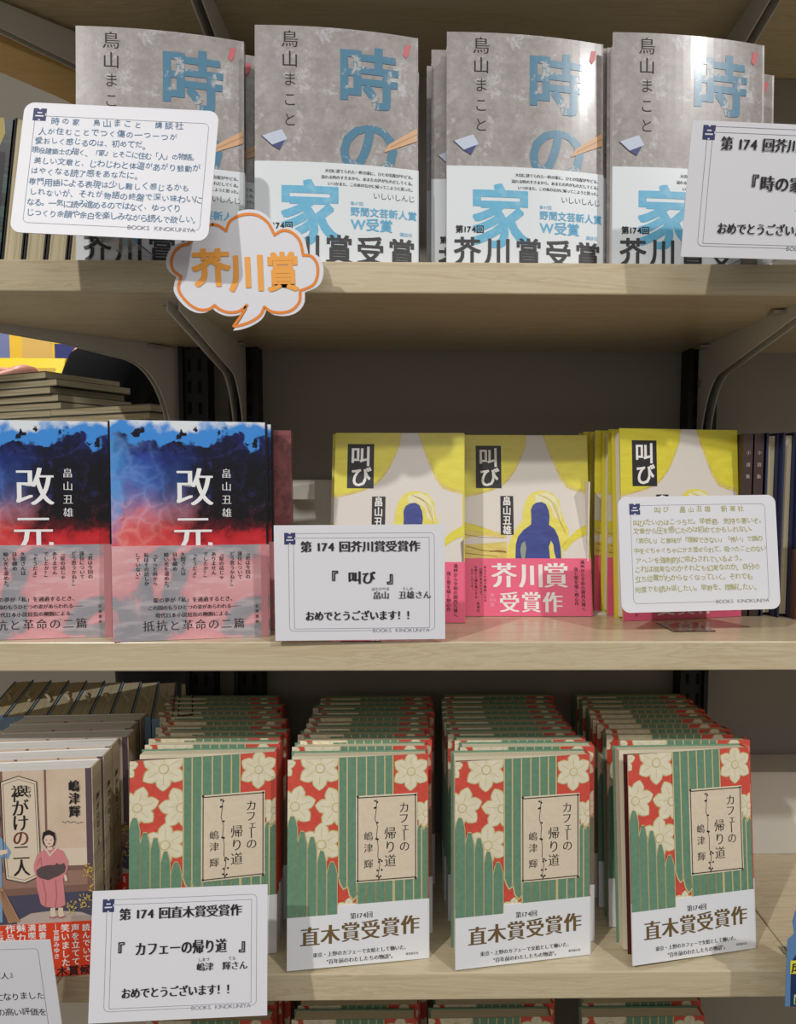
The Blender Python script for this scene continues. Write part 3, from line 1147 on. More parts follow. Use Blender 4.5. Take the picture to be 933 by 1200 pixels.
# right tongues below the panel
A.poly([cc(692, 900), cc(692, 440), cc(700, 410), cc(716, 402), cc(730, 420), cc(742, 405), cc(754, 420), cc(756, 900)], GRN, 5.2, (.5, .25, 1, .85))
A.poly([cc(393, 900), cc(393, 640), cc(695, 640), cc(695, 900)], GRN, 5.5, (.35, .25, 1, .45))
for x in (437, 484, 530, 578, 628, 676, 718):
    A.line([cc(x, 660 if x < 700 else 420), cc(x, 900)], STR, .0012, 6, clip=(0, .25, 1, 1))
A.line([cc(692, 440), cc(700, 408), cc(716, 398), cc(728, 425), cc(742, 402), cc(754, 420)], STR, .0012, 6, clip=(0, 0, 1, 1))
# title panel
u0, v0 = cc(388, 705)
u1, v1 = cc(692, 247)
A.rect(u0 - .006, v0 - .004, u1 + .006, v1 + .004, PET, 9)
A.rect(u0, v0, u1, v1, TBOX, 10)
A.frame(u0 + .004, v0 + .003, u1 - .004, v1 - .003, mat('panel_frame', (70, 58, 50), .5), .0009, 11)
for (x, y), ch, sz in (((628, 318), 'カ', .0105), ((626, 372), 'フ', .0105), ((634, 414), 'ェ', .0088), ((630, 512), 'の', .0105)):
    A.text(ch, *cc(x, y), sz, INK, 12, style='minchol')
A.line([cc(628, 436), cc(629, 482)], INK, .0009, 12)
for y, ch in ((450, '帰'), (518, 'り'), (588, '道')):
    A.text(ch, *cc(557, y), .0122, INK, 12, style='minchol', sx=.95)
for y, ch in ((470, '嶋'), (530, '津'), (610, '輝')):
    A.text(ch, *cc(447, y), .0088, INK, 12, style='minchol')
pts = [(489, 285), (486, 330), (480, 380), (492, 420), (488, 470), (496, 520), (494, 570), (504, 610), (496, 660), (498, 690)]
A.line([cc(*p) for p in pts], INK, .00045, 12)
for x, y in ((480, 292), (491, 298), (484, 325), (478, 328), (493, 400), (486, 482), (494, 484), (505, 585), (514, 592), (500, 597), (492, 640), (514, 636), (490, 668), (508, 668), (500, 676)):
    u, v = cc(x, y)
    A.poly([(u + .0075 * math.cos(k * 1.05), v + .005 * math.sin(k * 1.05)) for k in range(6)], INK, 12)
for x, y in ((393, 275), (687, 252), (393, 698), (687, 668)):
    u, v = cc(x, y)
    A.poly([(u + .009 * math.cos(k * 1.05), v + .006 * math.sin(k * 1.05)) for k in range(6)], INK, 12)
OC = .0545
B = Art(CWD, OC)


def ob(x, y):
    u, v = cc(x, y)
    return (u, v * CHT / OC)


B.text('第174回', *ob(412, 868), .0060, CHAR, style='mincho')
for i, ch in enumerate('直木賞受賞作'):
    B.text(ch, *ob(158 + i * 100, 987 - i * 17), .0185, GOLD, style='minchob', sx=.95)
B.text('東京・上野のカフェーで女給として働いた、', *ob(412, 1046), .0045, INK, pitch=.0044, style='mincho')
B.text('"百年前のわたしたちの物語"。', *ob(412, 1084), .0047, INK, pitch=.0046, style='mincho')
B.text('東京創元社', *ob(668, 1045), .0024, INK)


def spine_art(txt, au, w_, h_, z_top, m):
    a = Art(w_, h_)
    a.text(txt, .5, z_top, .0075, m, vert=True, align='t', pitch=.0085, style='mincho')
    a.text(au, .5, z_top - .5, .006, m, vert=True, align='t', pitch=.0075, style='mincho')
    return a


FG = 'green and red floral books'
OBICAFE = mat('white_floral_band', (238, 239, 243), .35)
cafe_kw = dict(art=A, obi=OBICAFE, obi_art=B, obi_h=OC, spine=REDSP, back=GRN, pages=PAGES, inset=.0015, inner=PET, cover=.0008)
ROWN = ('leftmost', 'second', 'third', 'rightmost')
ORD = ('first', 'second', 'third', 'fourth', 'fifth', 'sixth', 'seventh', 'eighth', 'ninth', 'tenth', 'eleventh', 'twelfth')
fronts = [(-.1385, .037, .04, .200, .095), (.0050, .0275, .03, .125, .115), (.1565, .031, .03, .150, .075), (.3165, .0385, .04, .195, .145)]
ends = [(-.2995, .2265), (-.1185, .2245), (.0225, .2300), (.1810, .2285)]
closed = None
for k, (xr, yr, yw_, op, le) in enumerate(fronts):
    f = make_book('floral_book', 'floral book with its cover ajar at the front of the %s floral stack' % ROWN[k], 'book', CWD, CHT, CT, GRN, opening=op,
                  fly=MAROON, group=FG, **cafe_kw)
    x0 = xr - CWD * math.cos(yw_)
    y0 = yr - CWD * math.sin(yw_)
    put(f, x0, y0, Z3 + .0003, yw_, le)
    if closed is None:
        closed = make_book('floral_book', '', 'book', CWD, CHT, CT, GRN, opening=.012, group=FG, **cafe_kw)
        first = closed
    NB = 10
    ex, ey = ends[k]
    ey -= .0165                        # the bases stand in front of the leaning tops
    ya = yr + .0195
    for i in range(NB):
        t = i / (NB - 1)
        s = random.uniform(-1, 1)
        x = x0 + (ex - x0) * (t ** 1.2) + s * .006 * (1 - .5 * t) + (.004 if i == 0 else 0)
        y = ya + (ey - ya) * t
        l_ = le + (.085 - le) * min(1, t * 1.6)
        ywb = random.uniform(-.004, .012)
        lab = 'floral book %s behind the front copy in the %s floral stack' % (ORD[i], ROWN[k])
        if first is not None:
            first['label'] = lab
            put(first, x, y, Z3 + .0003, ywb, l_)
            first = None
        else:
            dup(closed, *at_pose(x, y, Z3 + .0003, ywb, l_), lab, FG)
# the next shelf down
for k, (xl, nm) in enumerate(((-.290, 'leftmost'), (-.137, 'second'), (.0075, 'third'), (.1700, 'rightmost'))):
    for i in range(4):
        dup(closed, *at_pose(xl + i * .004 + random.uniform(-.003, .003), .096 + i * .0205, Z4 + .0003, random.uniform(-.01, .02), .06),
            'floral book %s from the front in the %s stack on the lowest shelf' % (ORD[i], nm), 'floral books on the lowest shelf')

# ---- illustrated book with two women, lower left
IW, IH, IT = .130, .188, .0245
ILB = paper_noise('sepia_wall', (222, 200, 176), (212, 188, 162), 40)
A = Art(IW, IH)


def ic(x, y):
    # picture crop 750 x 1200, cover right edge at x = 552, left edge at about x = -90
    u = (x + 303) / 855
    yt = 165 - 35 * (x / 552)
    yb_ = 1245 - 25 * (x / 552)
    return (u, 1 - (y - yt) / (yb_ - yt))


def ip(pts, m, ly):
    A.poly([ic(*p) for p in pts], m, ly, (0, 0, 1, 1))


WD1 = mat('picture_brown', (132, 100, 88), .5)
WD2 = mat('picture_plum', (96, 78, 88), .5)
SHO = mat('picture_shoji', (226, 210, 186), .5)
SKIN = mat('picture_skin', (236, 208, 186), .5)
HAIR = mat('picture_hair', (44, 36, 38), .5)
ip([(40, 150), (60, 150), (60, 700), (40, 700)], WD1, 1)
ip([(288, 140), (300, 140), (300, 560), (288, 560)], WD1, 1)
ip([(518, 130), (552, 130), (552, 830), (518, 830)], WD2, 2)
ip([(-95, 575), (552, 548), (552, 640), (-95, 660)], SHO, 1)
ip([(-95, 660), (552, 640), (552, 665), (-95, 690)], WD1, 2)
ip([(-95, 690), (552, 665), (552, 740), (-95, 780)], mat('picture_floor', (156, 122, 106), .5), 2)
ip([(-95, 780), (552, 740), (552, 775), (-95, 815)], WD1, 3)
ip([(-95, 815), (552, 775), (552, 935), (-95, 960)], mat('picture_shade', (78, 78, 98), .5), 2)
ip([(120, 935), (200, 895), (330, 880), (480, 890), (552, 915), (552, 950), (120, 960)], mat('picture_stone', (190, 176, 166), .5), 3)
# title plaque
ip([(52, 215), (150, 182), (248, 208), (258, 560), (250, 700), (170, 735), (68, 715), (58, 560)], SHO, 4)
A.line([ic(*p) for p in ((52, 215), (150, 182), (248, 208), (258, 560), (250, 700), (170, 735), (68, 715), (58, 560))], HAIR, .0007, 5, closed=True)
A.line([ic(*p) for p in ((64, 228), (150, 198), (236, 220), (246, 560), (238, 690), (168, 720), (80, 702), (70, 560))], WD1, .0004, 5, closed=True)
for y, ch in ((272, '襷'), (345, 'が'), (422, 'け'), (500, 'の'), (575, '二'), (655, '人')):
    A.text(ch, *ic(155, y), .0165, mat('brown_ink', (120, 60, 50), .5) if ch == 'の' else INK, 6, style='mincho', sx=.9)
A.text('たすき', *ic(209, 262), .0035, INK, 6, vert=True, pitch=.0036)
for y, ch in ((225, '嶋'), (290, '津'), (358, '輝')):
    A.text(ch, *ic(455, y), .0112, INK, 6, style='minchob', sx=.85)
A.line([ic(*p) for p in ((385, 410), (400, 420), (415, 408), (430, 418), (450, 410), (470, 420), (500, 412))], WD2, .0004, 6)
# sitting woman in a pink robe holding a dark cat
PKM = mat('picture_pink', (216, 138, 140), .5)
PKD = mat('picture_pink_dark', (190, 108, 116), .5)
ip([(232, 700), (380, 690), (392, 850), (360, 866), (280, 862), (255, 845), (236, 760)], PKM, 5)
ip([(222, 640), (240, 590), (285, 555), (345, 550), (385, 565), (412, 620), (410, 660), (380, 720), (240, 715), (222, 670)], PKM, 6)
A.line([ic(*p) for p in ((290, 556), (312, 590), (350, 552))], SHO, .0014, 7)
A.line([ic(*p) for p in ((240, 640), (262, 600), (268, 680))], PKD, .0006, 7)
A.line([ic(*p) for p in ((270, 720), (285, 800), (280, 858))], PKD, .0006, 7)
A.line([ic(*p) for p in ((340, 720), (345, 800), (335, 860))], PKD, .0006, 7)
ip([(296, 530), (326, 530), (328, 560), (300, 562)], SKIN, 7)
ip([(272, 500), (278, 470), (310, 456), (342, 470), (348, 505), (340, 535), (315, 548), (288, 542), (275, 525)], HAIR, 7)
ip([(281, 510), (290, 488), (312, 482), (332, 490), (338, 512), (330, 536), (310, 545), (291, 538)], SKIN, 8)
for x in (296, 322):
    A.line([ic(x - 6, 508), ic(x + 5, 508)], HAIR, .0004, 9)
A.line([ic(304, 526), ic(311, 530), ic(318, 526)], mat('picture_lip', (180, 80, 80), .5), .0005, 9)
ip([(236, 668), (262, 650), (300, 640), (340, 640), (348, 628), (362, 636), (380, 634), (390, 628), (400, 650), (392, 676), (360, 695), (335, 705), (300, 718), (255, 708), (238, 692)], mat('picture_cat', (92, 78, 80), .5), 8)
ip([(388, 690), (402, 690), (408, 722), (392, 724)], SKIN, 8)
for x in (308, 352):
    ip([(x, 866), (x + 26, 864), (x + 28, 892), (x + 36, 905), (x + 10, 915), (x - 2, 905)], SHO, 6)
    A.line([ic(x - 4, 914), ic(x + 16, 918), ic(x + 38, 908)], PKD, .001, 7)
# standing woman in blue with a broom at the left
BLM = mat('picture_blue', (130, 164, 198), .5)
ip([(-60, 480), (30, 478), (70, 530), (100, 575), (82, 612), (45, 600), (42, 940), (-60, 945)], BLM, 5)
ip([(-40, 380), (0, 357), (35, 368), (46, 400), (38, 440), (10, 455), (-30, 470)], HAIR, 6)
ip([(0, 400), (32, 398), (36, 425), (25, 450), (0, 455)], SKIN, 7)
ip([(0, 570), (80, 560), (80, 580), (20, 596), (0, 596)], SKIN, 7)
A.line([ic(-5, 690), ic(30, 765)], WD1, .0018, 7)
ip([(20, 770), (45, 755), (90, 840), (140, 935), (75, 945), (50, 880)], mat('picture_broom', (176, 138, 104), .5), 7)
for k in range(5):
    A.line([ic(36 + k * 3, 775), ic(70 + k * 14, 935)], WD1, .0003, 8)
# yellow blossom
random.seed(5)
for cx, cy, n_ in ((520, 665, 26), (560, 745, 18), (500, 830, 26), (425, 850, 20), (545, 800, 16)):
    for _ in range(n_):
        a, d = random.uniform(0, 6.3), random.uniform(0, 42)
        x, y = cx + math.cos(a) * d * .8, cy + math.sin(a) * d
        b_ = random.uniform(0, 6.3)
        ip([(x, y), (x + 16 * math.cos(b_), y + 16 * math.sin(b_)), (x + 13 * math.cos(b_ + .5), y + 13 * math.sin(b_ + .5))], mat('picture_blossom', (222, 196, 96), .5), 9)
OI = .0495
B = Art(IW, OI)
ORG = mat('orange_red_band', (226, 72, 40), .4)


def io(x, y):
    u, v = ic(x, y)
    return (u, v * IH / OI)


for x, s, sz in ((505, '読んでいて', .0068), (445, '声を立てて', .0074), (388, '笑いました。', .0076), (338, '―宮部みゆき', .0052), (262, '読書の魅力', .0068), (203, '満喫できる', .0068), (144, '魅力的な', .0080), (84, '作品だ。', .0084), (28, '―三浦しをん', .0056), (-35, '必読の書', .0068)):
    B.text(s, *io(x, 948), sz, CW, vert=True, align='t', pitch=sz * 1.04, style='bold')
B.text('直木賞候補', *io(430, 1196), .0095, INK, style='bold', pitch=.0098)
SA = spine_art('襷がけの二人', '嶋津輝', IT, IH, .86, INK)
WHJ = mat('white_jacket', (236, 234, 230), .35)
tas = make_book('illustrated_book', 'illustrated book with a woman in pink holding a cat, front of its stack', 'book', IW, IH, IT, ILB, A, ORG, B, OI,
                spine=paper_noise('sepia_spine', (206, 190, 160), (150, 132, 110), 50), back=WHJ, pages=PAGESW, inset=.0008, cover=.001, spine_art=SA, group='illustrated books with two women',
                obi_back=ORG)
TGR = 'illustrated books with two women'
put(tas, -.4235, -.004, Z3 + .0003, .10, .03)
for i in range(5):
    x = -.4235 - .0025 * i + random.uniform(-.003, .003) + (.0, .0, .006, .003, .004)[i]
    dup(tas, *at_pose(x, -.004 + .0275 * (i + 1), Z3 + .0003, .10 - .012 * i, .03), 'illustrated book %s behind the front copy with the woman and cat' % ORD[i], TGR)

# ---- thick pale blue books with ribbons, lower left behind
BLS = mat('pale_blue_cloth', (132, 162, 188), .6)
bluesp = Art(.0215, .186)
bluesp.text('JU', .5, .90, .008, mat('dark_blue_ink', (40, 52, 80), .5), style='minchob')
GAPDARK = mat('gap_shade_cover', (60, 66, 76), .6)  # covers darkened to paint in the shaded gaps between these books
bk = make_book('pale_blue_book', '', 'book', .150, .186, .0215, GAPDARK, spine=BLS, back=GAPDARK, pages=PAGESG, inset=.0012, cover=.0012, spine_art=bluesp, group='thick pale blue books', inner=BLS)
# ribbon on the top edge
b = MB()
rp = [(.05, .004), (.062, .007), (.075, .006), (.088, .012), (.097, .013)]
rz = [.1872, .1885, .1905, .1885, .1872]
for (p, q), (za, zb) in zip(zip(rp, rp[1:]), zip(rz, rz[1:])):
    b.face([(p[0], p[1], za), (q[0], q[1], zb), (q[0], q[1] + .003, zb), (p[0], p[1] + .003, za)], mat('buff_ribbon', (206, 196, 170), .6))
    b.face([(p[0], p[1] + .003, za - .0004), (q[0], q[1] + .003, zb - .0004), (q[0], q[1], zb - .0004), (p[0], p[1], za - .0004)], mat('buff_ribbon', (206, 196, 170), .6))
b.build('ribbon', bk)
for i in range(9):
    # spine towards the viewer: the book's +x (spine side) points to the front
    yaw = R(-90) + .29
    px, py = -.4775 + .0232 * i, .163 - .001 * i
    d = Vector((math.cos(yaw), math.sin(yaw)))
    x, y = px - d.x * .150, py - d.y * .150
    lab = 'thick pale blue book with a ribbon, %s from the left behind the illustrated books' % ORD[i]
    if i == 0:
        bk['label'] = lab
        put(bk, x, y, Z3 + .0003, yaw)
    else:
        dup(bk, *at_pose(x, y, Z3 + .0003, yaw), lab)
DARKB = mat('dark_cloth', (44, 46, 54), .6)
dk = make_book('dark_book', 'dark bound book at the right end of the pale blue books', 'book', .140, .186, .016, DARKB, spine=DARKB, back=DARKB, pages=PAGESG, inner=DARKB)
yaw = R(-90) + .29
d = Vector((math.cos(yaw), math.sin(yaw)))
put(dk, -.268 - d.x * .140, .166 - d.y * .14, Z3 + .0003, yaw)

# ---- shelf two, right: dark brown and navy books
BRN = mat('dark_brown_cloth', (66, 48, 44), .5)
NVY = mat('navy_cloth', (46, 50, 84), .5)
sp = Art(.0105, .186)
sp.text('小説集', .5, .93, .0045, mat('pale_spine_ink', (190, 180, 165), .5), vert=True, align='t', pitch=.012)
brn = make_book('dark_brown_book', 'dark brown slim book right of the yellow books, nearer to them', 'book', .125, .186, .0105, BRN, spine=BRN, back=BRN, pages=PAGESG, spine_art=sp, inner=BRN,
                group='dark brown slim books')
yaw = R(-90)
put(brn, .324, .118 + .125, Z2 + .0003, yaw)
dup(brn, *at_pose(.3352, .118 + .125, Z2 + .0003, yaw), 'dark brown slim book between its twin and the navy books', 'dark brown slim books')
nav = make_book('navy_book', 'navy book showing its buff page edges, first right of the dark brown books', 'book', .125, .187, .0125, NVY, spine=NVY, back=NVY, pages=PAGESG, inset=.003, cover=.002,
                inner=NVY, obi=mat('brown_band', (120, 88, 76), .5), obi_h=.07, group='navy books with buff pages')
# turned so that the fore-edge faces the viewer
put(nav, .3600, .118, Z2 + .0003, R(90))
dup(nav, *at_pose(.3733, .110, Z2 + .0003, R(90)), 'navy book showing its buff page edges, second right of the dark brown books', 'navy books with buff pages')
dup(nav, *at_pose(.3745, .100 + .125, Z2 + .0003, R(-90)), 'navy book with its spine outwards at the right edge', 'navy books with buff pages')
dup(nav, *at_pose(.4015, .100, Z2 + .0003, R(90)), 'navy book cut off by the right edge of the photo', 'navy books with buff pages')

# ---- top shelf, left: one spine and several fore-edges behind the handwritten card
SPN = worn('colourful_spine', (34, 36, 44), (60, 92, 86), .5, .56, 30)
sa = Art(.024, .182)
sa.rect(.12, .40, .78, .82, mat('black_spine_panel', (22, 20, 24), .5), 1)
for i, ch in enumerate('うた子と獅子'):
    sa.text(ch, .40, .79 - i * .075, .0125, CW, 2, style='mincho')
sa.poly([(0, .86), (.5, .84), (.7, .92), (.6, 1), (0, 1)], mat('spine_ochre', (176, 160, 84), .5), 1)
sa.poly([(0, .2), (.5, .24), (.7, .16), (.4, .05), (0, .08)], mat('spine_magenta', (176, 40, 92), .5), 1)
sa.poly([(.2, .36), (.9, .34), (.9, .24), (.4, .27)], mat('spine_blue', (60, 96, 170), .5), 1)
spb = make_book('colourful_book', 'colourful book with a black title panel on its spine, far left of the top shelf', 'book', .12, .182, .024, SPN, spine=SPN, back=SPN, pages=PAGESG, spine_art=sa)
put(spb, -.4560, .142 + .12, Z1 + .0003, R(-90), 0, 0)
spb.rotation_euler = (R(-8), 0, R(-90))
BLKC = mat('black_cloth', (26, 24, 26), .6)
fe = make_book('buff_edged_book', '', 'book', .12, .178, .0205, BLKC, spine=BLKC, back=BLKC, pages=PAGESG, inset=.0005, cover=.0014, inner=BLKC, group='books with buff page edges outwards')
for i in range(4):
    lab = 'book with buff page edges outwards behind the blue handwritten card, %s from left' % ORD[i]
    x = -.4110 + .0222 * i
    if i == 0:
        fe['label'] = lab
        put(fe, x, .142, Z1 + .0003, R(90))
        fe.rotation_euler = (R(8), 0, R(90))
    else:
        q = dup(fe, (x, .142, Z1 + .0003), (R(8), 0, R(90)), lab)

# ---- flat piles of buff books, shelf two far left
pbk = MB()
PL, PW_, PT = .190, .128, .0105
pile = root('buff_flat_book', '', 'book', (0, 0, 0), group='flat piled buff books')
pbk.box((0, .0, .001), (PL, PW_ - .001, PT - .001), PAGESZ)
pbk.build('page_block', pile)
pbk = MB()
DG = mat('grey_green_cover', (70, 70, 62), .6)
pbk.box((0, -.0008, 0), (PL, PW_, .001), DG)
pbk.box((0, -.0008, PT - .001), (PL, PW_, PT), DG)
pbk.box((0, PW_ - .001, .001), (PL, PW_, PT - .001), DG)
pbk.build('cover', pile)
pn = 0
ang = R(-27)
dv = Vector((math.cos(ang), math.sin(ang)))
nv = Vector((-dv.y, dv.x))
names = ('leftmost', 'middle', 'rightmost')
for k in range(3):
    hcount = (25, 27, 22)[k]
    base = Vector((-.345, .335)) - dv * (.193 * (3 - k)) + nv * (.004 * (k % 2))
    for i in range(hcount):
        o_ = base + dv * (random.uniform(-.012, .012) if k < 2 else random.uniform(-.012, .0)) + nv * random.uniform(-.004, .004)
        tilt = R(-3)
        lab = 'flat buff book number %d from the top of the %s pile behind the dark blue and red books' % (hcount - i, names[k])
        nth = ('topmost',) + ORD[1:] + ('thirteenth', 'fourteenth', 'fifteenth', 'sixteenth', 'seventeenth', 'eighteenth', 'nineteenth', 'twentieth', 'twenty-first', 'twenty-second', 'twenty-third', 'twenty-fourth', 'twenty-fifth', 'twenty-sixth', 'twenty-seventh')
        lab = 'flat buff book %s in the %s pile at the far left' % ('topmost' if hcount - i == 1 else nth[hcount - i - 1] + ' from the top', names[k])
        loc = (o_.x, o_.y, Z2 + .0003 + i * (PT + .0002))
        rot = (0, 0, ang)
        if pn == 0:
            pile['label'] = lab
            pile.location = loc
            pile.rotation_euler = rot
        else:
            dup(pile, loc, rot, lab)
        pn += 1

# ------------------------------------------------------------------ cards
PAPER = mat('card_white', (231, 231, 237), .45)


def card(name, label, cat, x, y, z, w, h, yaw, lean, roll, art, rad=0.0, holder=None, th=.0008):
    r = root(name, label, cat, (x, y, z))
    M = Matrix.Translation((0, 0, 0)) @ Euler((-lean, roll, yaw)).to_matrix().to_4x4()
    b = MB()
    P_ = rrect(0, 0, w, h, rad)
    b.prism([(a, c) for a, c in P_], 0, th, PAPER, lambda a, c, t: (a, t, c))
    # prism on a swapped axis turns faces inside out: flip them
    b.f = [f[::-1] for f in b.f]
    art.emit(b, lambda a, c, n: (a, -n, c), step=.00012)
    b.build('card_sheet', r, M)
    if holder:
        b = MB()
        a, c = holder[0]
        b.box((a[0], .0035, a[2]), (c[0], c[1], c[2]), CLEAR)
        b.build('clear_holder', r, Euler((0, 0, yaw)).to_matrix().to_4x4())
    return r


def logo(a, u, v, sx, sy):
    a.rect(u, v, u + sx, v + sy, NAVY, 2)
    a.rect(u + sx * .42, v + sy * .90, u + sx * .58, v + sy, PAPER, 3)
    a.rect(u + sx * .42, v, u + sx * .58, v + sy * .1, PAPER, 3)
    a.rect(u + sx * .93, v + sy * .4, u + sx, v + sy * .6, PAPER, 3)
    a.rect(u + sx * .32, v + sy * .58, u + sx * .68, v + sy * .68, PAPER, 3)
    a.rect(u + sx * .18, v + sy * .32, u + sx * .82, v + sy * .42, PAPER, 3)


def hand_card(w, h, lines, ink, fr, size, black=False):
    a = Art(w, h)
    a.frame(fr[0], fr[1], fr[2], fr[3], GREYLINE, .00035, 1, rad=.004, gap=(.62, .90))
    a.text('BOOKS  KINOKUNIYA', .76, fr[1] + .004, .0046, GREYLINE, 2, sx=1.15)
    for (s, u0, u1, v) in lines:
        p = (u1 - u0) * w / max(len(s), 1)
        slope = 0
        a.text(s, u0, v, min(size, p * 1.12), ink, 2, align='l', pitch=p, style='hand', jit=1.0)
    return a


CW1, CH1 = .1490, .1055
L = [('時の家　鳥山まこと　講談社', .14, .83, .865), ('人が住むことでつく傷の一つ一つが', .085, .80, .783), ('愛おしく感じるのは、初めてだ。', .075, .665, .707),
     ('現役建築士の描く、「家」とそこに住む「人」の物語。', .065, .915, .630), ('美しい文章と、じわじわと体温があがり鼓動が', .08, .93, .548), ('はやくなる読了感をあなたに。', .07, .64, .472),
     ('専門用語による表現は少し難しく感じるかも', .065, .885, .392), ('しれないが、それが物語の終盤で深い味わいに', .075, .955, .312), ('なる。一気に読み進めるのではなく、ゆっくり', .07, .85, .235),
     ('じっくり余韻や余白を楽しみながら読んで欲しい。', .075, .955, .155)]
BINK = mat('blue_pen_ink', (58, 112, 152), .5)
a1 = hand_card(CW1, CH1, L, BINK, (.06, .075, .955, .90), .0062)
logo(a1, .05, .86, .067, .095)
card('handwritten_card', 'white handwritten card in blue ink at the top left of the shelves', 'card', -.3105, -.056, .3245, CW1, CH1, -.018, .193, .045, a1, .008,
     [((.06, .002, .0002), (.085, .090, .0012))])

GINK = mat('green_pen_ink', (176, 170, 78), .5)
L = [('叫び　畠山丑雄　新潮社', .22, .80, .885), ('叫びたいのはこっちだ。早野君、気持ち悪いぞ。', .09, .925, .775), ('文章から圧を感じたのは初めてかもしれない。', .09, .865, .705),
     ('「面白い」と意味が「理解できない」「怖い」で頭の', .085, .905, .618), ('中をぐちゃぐちゃにかき混ぜられて、吸ったことのない', .09, .925, .530), ('アヘンを強制的に吸わされているよう。', .095, .79, .448),
     ('これは現実なのかそれとも幻覚なのか、自分の', .09, .88, .372), ('立ち位置がわからなくなっていく。それでも', .09, .83, .292), ('何度でも読み返したい。早野を、理解したい。', .085, .875, .200)]
a2 = hand_card(.1497, .1056, L, GINK, (.075, .075, .93, .925), .0062)
logo(a2, .07, .845, .067, .095)
card('handwritten_card', 'white handwritten card in yellow-green ink before the right yellow books', 'card', .1803, .03, .0194, .1497, .1056, .063, .134, -.015, a2, .008,
     [((.05, .001, -.0188), (.09, .045, -.0180)), ((.05, .0005, -.018), (.09, .0014, .01))])


def printed(w, h, title, furi, name_, award, wide):
    a = Art(w, h)
    a.frame(.083, .08, .94, .93, GREYLINE, .00035, 1, rad=.004, gap=(.58, .90))
    a.frame(.112, .10, .91, .89, GREYLINE, .00035, 1)
    logo(a, .06, .835, .065, .10)
    a.text('第 174 回' + award + '受賞作', .505, .815, .0100, INK, 6, pitch=.0099, style='minchob')
    n = len(title)
    a.text('『', .34 - wide, .545, .0125, INK, 6, style='bold')
    a.text(title, .51, .545, .0118, INK, 6, pitch=.0118 if n < 6 else .0095, style='minchob', sx=1 if n < 6 else .82)
    a.text('』', .69 + wide, .545, .0125, INK, 6, style='bold')
    for u, s in furi:
        a.text(s, u, .445, .0031, INK, 6)
    for u, s in name_:
        a.text(s, u, .39, .0072, INK, 6, align='l', pitch=.0070, style='mincho')
    a.text('おめでとうございます！！', .50, .215, .0090, INK, 6, pitch=.0078, style='minchob', sx=.9)
    a.text('BOOKS  KINOKUNIYA', .74, .083, .0044, GREYLINE, 2, sx=1.15)
    return a


a3 = printed(.1450, .0986, '叫び', ((.62, 'はたけやま'), (.78, 'うしお')), ((.575, '畠山'), (.725, '丑雄さん')), '芥川賞', .01)
card('printed_card', 'white printed congratulation card in front of the left yellow book', 'card', -.1258, -.006, .0022, .1450, .0986, .018, .035, -.007, a3, 0,
     [((.055, .001, -.0020), (.09, .045, -.0012)), ((.055, .0009, -.0012), (.09, .0018, .018))])
a4 = printed(.1460, .1030, 'カフェーの帰り道', ((.64, 'しまづ'), (.80, 'てる')), ((.60, '嶋津'), (.745, '輝さん')), '直木賞', .19)
card('printed_card', 'white printed congratulation card in front of the leftmost floral stack', 'card', -.2749, -.05, -.3069, .1460, .1030, .025, .215, -.021, a4, 0,
     [((.05, .001, .0030), (.085, .075, .0038)), ((.05, .0012, .003), (.085, .002, .03))])
a5 = printed(.1470, .1000, '時の家', ((.66, 'とりやま'),), ((.60, '鳥山'), (.72, 'まことさん')), '芥川賞', .0)
card('printed_card', 'white printed congratulation card at the top right, cut off by the photo edge', 'card', .2000, -.045, .3130, .1470, .0965, .07, -.155, .0, a5, 0,
     [((.06, .001, .0058), (.09, .062, .0066))])
a6 = Art(.1505, .0993)
a6.frame(.05, .05, .93, .93, GREYLINE, .00035, 1, rad=.003)
for s, u1, v in (('『襷がけの二人』', .80, .70), ('直木賞候補になりました', .93, .50), ('二人の高い評価を', .93, .36), ('是非どうぞ！', .78, .10)):
    a6.text(s, u1, v, .0072, INK, 2, align='r', pitch=.0068, style='sans', jit=1.0)
card('handwritten_card', 'white handwritten card in black ink cut off at the bottom left corner', 'card', -.4428, -.05, -.3315, .1505, .0993, -.027, -.09, -.041, a6, 0,
     [((.09, .001, .0276), (.12, .075, .0284)), ((.09, .0012, .015), (.12, .002, .0276))])

# ---- orange cloud speech bubble
ORANGE = mat('orange_marker', (238, 138, 46), .5)
ORANGE2 = mat('light_orange_marker', (250, 172, 72), .5)
bub = [(280, 130), (320, 140), (355, 165), (375, 115), (420, 85), (480, 72), (540, 82), (590, 120), (625, 185), (670, 160), (720, 170), (765, 215), (785, 295), (830, 300), (862, 345), (862, 410), (835, 460), (765, 490),
       (760, 550), (720, 595), (660, 612), (600, 605), (562, 580), (540, 625), (490, 660), (430, 682), (388, 688), (430, 630), (465, 570), (420, 605), (360, 612), (310, 595), (283, 573), (250, 595), (200, 598), (150, 575), (105, 530), (82, 480), (98, 415),
       (58, 385), (45, 340), (62, 285), (100, 250), (140, 238), (200, 190), (240, 150)]
